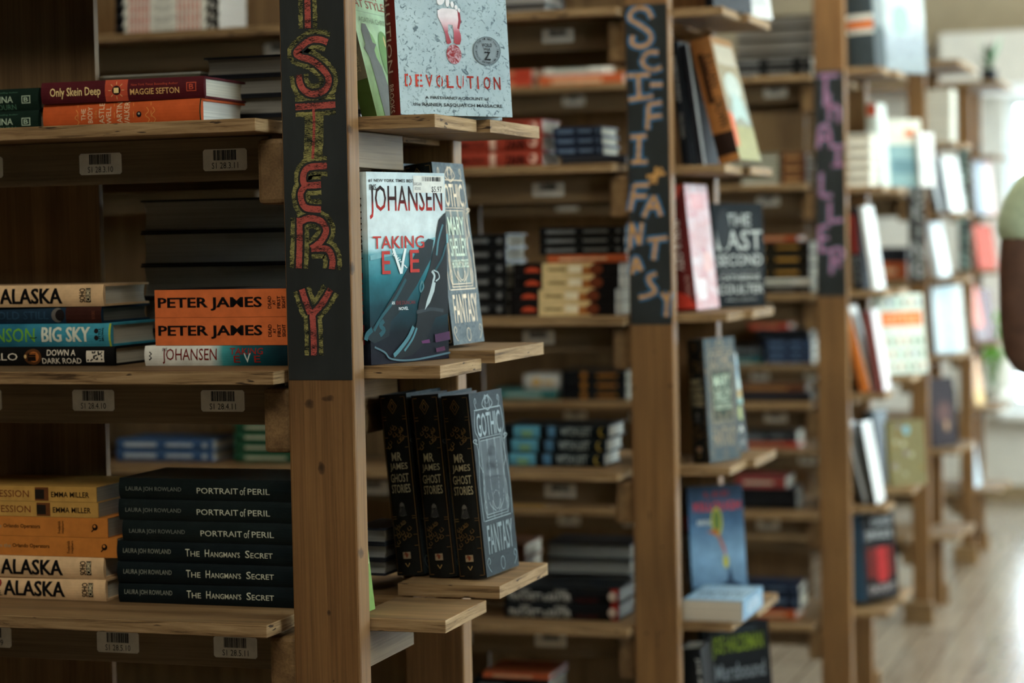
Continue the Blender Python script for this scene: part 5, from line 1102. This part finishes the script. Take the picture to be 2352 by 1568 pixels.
edges = [(0, 1), (1, 2), (2, 3), (3, 4), (4, 5), (5, 6), (6, 7), (7, 8), (3, 9), (9, 10), (10, 11), (11, 12), (12, 13), (13, 14), (14, 15), (3, 16), (16, 17), (17, 18), (18, 19), (19, 20), (20, 21), (21, 22),
         (0, 23), (23, 24), (24, 25), (25, 26), (26, 27), (0, 28), (28, 29), (29, 30), (30, 31), (31, 32)]
rad = [(.13, .10), (.12, .09), (.125, .095), (.11, .085), .06, .052, (.075, .09), (.078, .092), (.05, .06), .07, .066, .060, .056, .046, .028, .024, .07, .062, .053, .044, .040, .028, .024,
       .085, .058, .042, .04, .032, .085, .058, .042, .04, .032]
nb = len(pts)
def hand(wx, wy, wz, s):
    """palm, four unequal curled fingers and a thumb, joined to the wrist"""
    base = nb_of(); w = [22 if s > 0 else 15][0]
    pts.append((wx + .01 * s * -1, wy + .05, wz + .008)); rad.append((.030, .016)); edges.append((w, base))
    for i, ln in enumerate((.066, .074, .070, .054)):
        y = wy + .085; z = wz + .022 - .017 * i; a = nb_of()
        pts.extend([(wx - .010 * s, y, z), (wx - .014 * s, y + ln * .5, z - .004), (wx - .03 * s, y + ln * .85, z - .008)]); rad.extend([.0095, .0088, .0078]); edges.extend([(base, a), (a, a + 1), (a + 1, a + 2)])
    a = nb_of(); pts.extend([(wx - .035 * s, wy + .045, wz + .02), (wx - .05 * s, wy + .075, wz + .022)]); rad.extend([.011, .0095]); edges.extend([(base, a), (a, a + 1)])
def nb_of(): return len(pts)
hand(.03, .225, ez + .06, -1); hand(.03, .225, 1.15, 1)
skin_mesh('body', pts, edges, rad, 0, skinm, per)
shirt = flat((176, 192, 162), .85)
sx_, sy_, sz_ = (-.213 + (ex + .21) * .12, -.01, 1.355)
sp_pts = [(0, 0, .84), (0, 0, 1.02), (0, 0, 1.28), (0, 0, 1.47), (0, .0, 1.555), (-.10, 0, 1.50), (-.172, 0, 1.488), (-.206, -.005, 1.42), (sx_, sy_, sz_), (.10, 0, 1.50), (.172, 0, 1.488), (.206, 0, 1.42), (.212, .0, 1.36)]
sp_r = [(.182, .145), (.172, .135), (.15, .115), (.135, .105), .07, .088, .08, .07, .066, .088, .08, .074, .074]
skin_mesh('t_shirt', sp_pts, [(0, 1), (1, 2), (2, 3), (3, 4), (3, 5), (5, 6), (6, 7), (7, 8), (3, 9), (9, 10), (10, 11), (11, 12)], sp_r, 1, shirt, per)
jean = flat((44, 54, 72), .9)
skin_mesh('trousers', [(0, 0, 1.0), (0, 0, .93), (0, 0, .87), (-.085, 0, .80), (-.095, .01, .5), (-.095, -.01, .09), (.085, 0, .80), (.095, .01, .5), (.095, -.01, .09)], [(0, 1), (1, 2), (2, 3), (3, 4), (4, 5), (2, 6), (6, 7), (7, 8)], [(.12, .09), (.125, .095), (.13, .105), .092, .078, .066, .095, .078, .066], 1, jean, per)
for sx in (-.095, .095): skin_mesh('shoe', [(sx, -.03, .045), (sx, .05, .042), (sx, .15, .035)], [(0, 1), (1, 2)], [(.042, .043), (.043, .04), (.034, .033)], 0, c(60, 58, 56), per)
bm = bmesh.new(); bmesh.ops.create_icosphere(bm, subdivisions=4, radius=1.0)
for v in bm.verts: v.co = Vector((v.co.x * .098, v.co.y * .112 - .004, v.co.z * .105 + 1.775 + .002 * math.sin(v.co.x * 40) * math.sin(v.co.y * 37 + v.co.z * 31)))
bmesh.ops.delete(bm, geom=[v for v in bm.verts if v.co.z < 1.69 or (v.co.y > .02 and v.co.z < 1.80) or (abs(v.co.x) > .07 and v.co.y > -.01 and v.co.z < 1.76)], context='VERTS')
hm = bpy.data.meshes.new('hair'); bm.to_mesh(hm); bm.free(); hm.polygons.foreach_set('use_smooth', [True] * len(hm.polygons)); hm.materials.append(c(30, 24, 20))
ho = bpy.data.objects.new('hair', hm); COL.objects.link(ho); ho.parent = per; so = ho.modifiers.new('thick', 'SOLIDIFY'); so.thickness = .008
# face on the head, turned away from the camera
fm = MB(); fy = .115
for s in (-1, 1): fm.mesh([(s * .032 + .013 * math.cos(t), fy - .006 + .006 * math.sin(t * 2) * 0, 1.755 + .007 * math.sin(t)) for t in (2 * math.pi * i / 10 for i in range(10))], [tuple(range(10))], c(230, 226, 220))
for s in (-1, 1): fm.mesh([(s * .032 + .005 * math.cos(t), fy - .005, 1.755 + .005 * math.sin(t)) for t in (2 * math.pi * i / 10 for i in range(10))], [tuple(range(10))], c(40, 26, 18))
fm.mesh([(-.012, fy - .01, 1.725), (.012, fy - .01, 1.725), (0, fy + .02, 1.725), (0, fy - .008, 1.76)], [(0, 2, 3), (2, 1, 3), (0, 1, 2)], skinm)
fm.mesh([(.024 * math.cos(t), fy - .006, 1.697 + .007 * math.sin(t)) for t in (2 * math.pi * i / 12 for i in range(12))], [tuple(range(12))], c(120, 66, 60))
fm.build('face', per)
for s in (-1, 1): skin_mesh('ear', [(s * .082, .005, 1.725), (s * .086, 0, 1.755)], [(0, 1)], [(.008, .014), (.008, .016)], 0, skinm, per, 1)
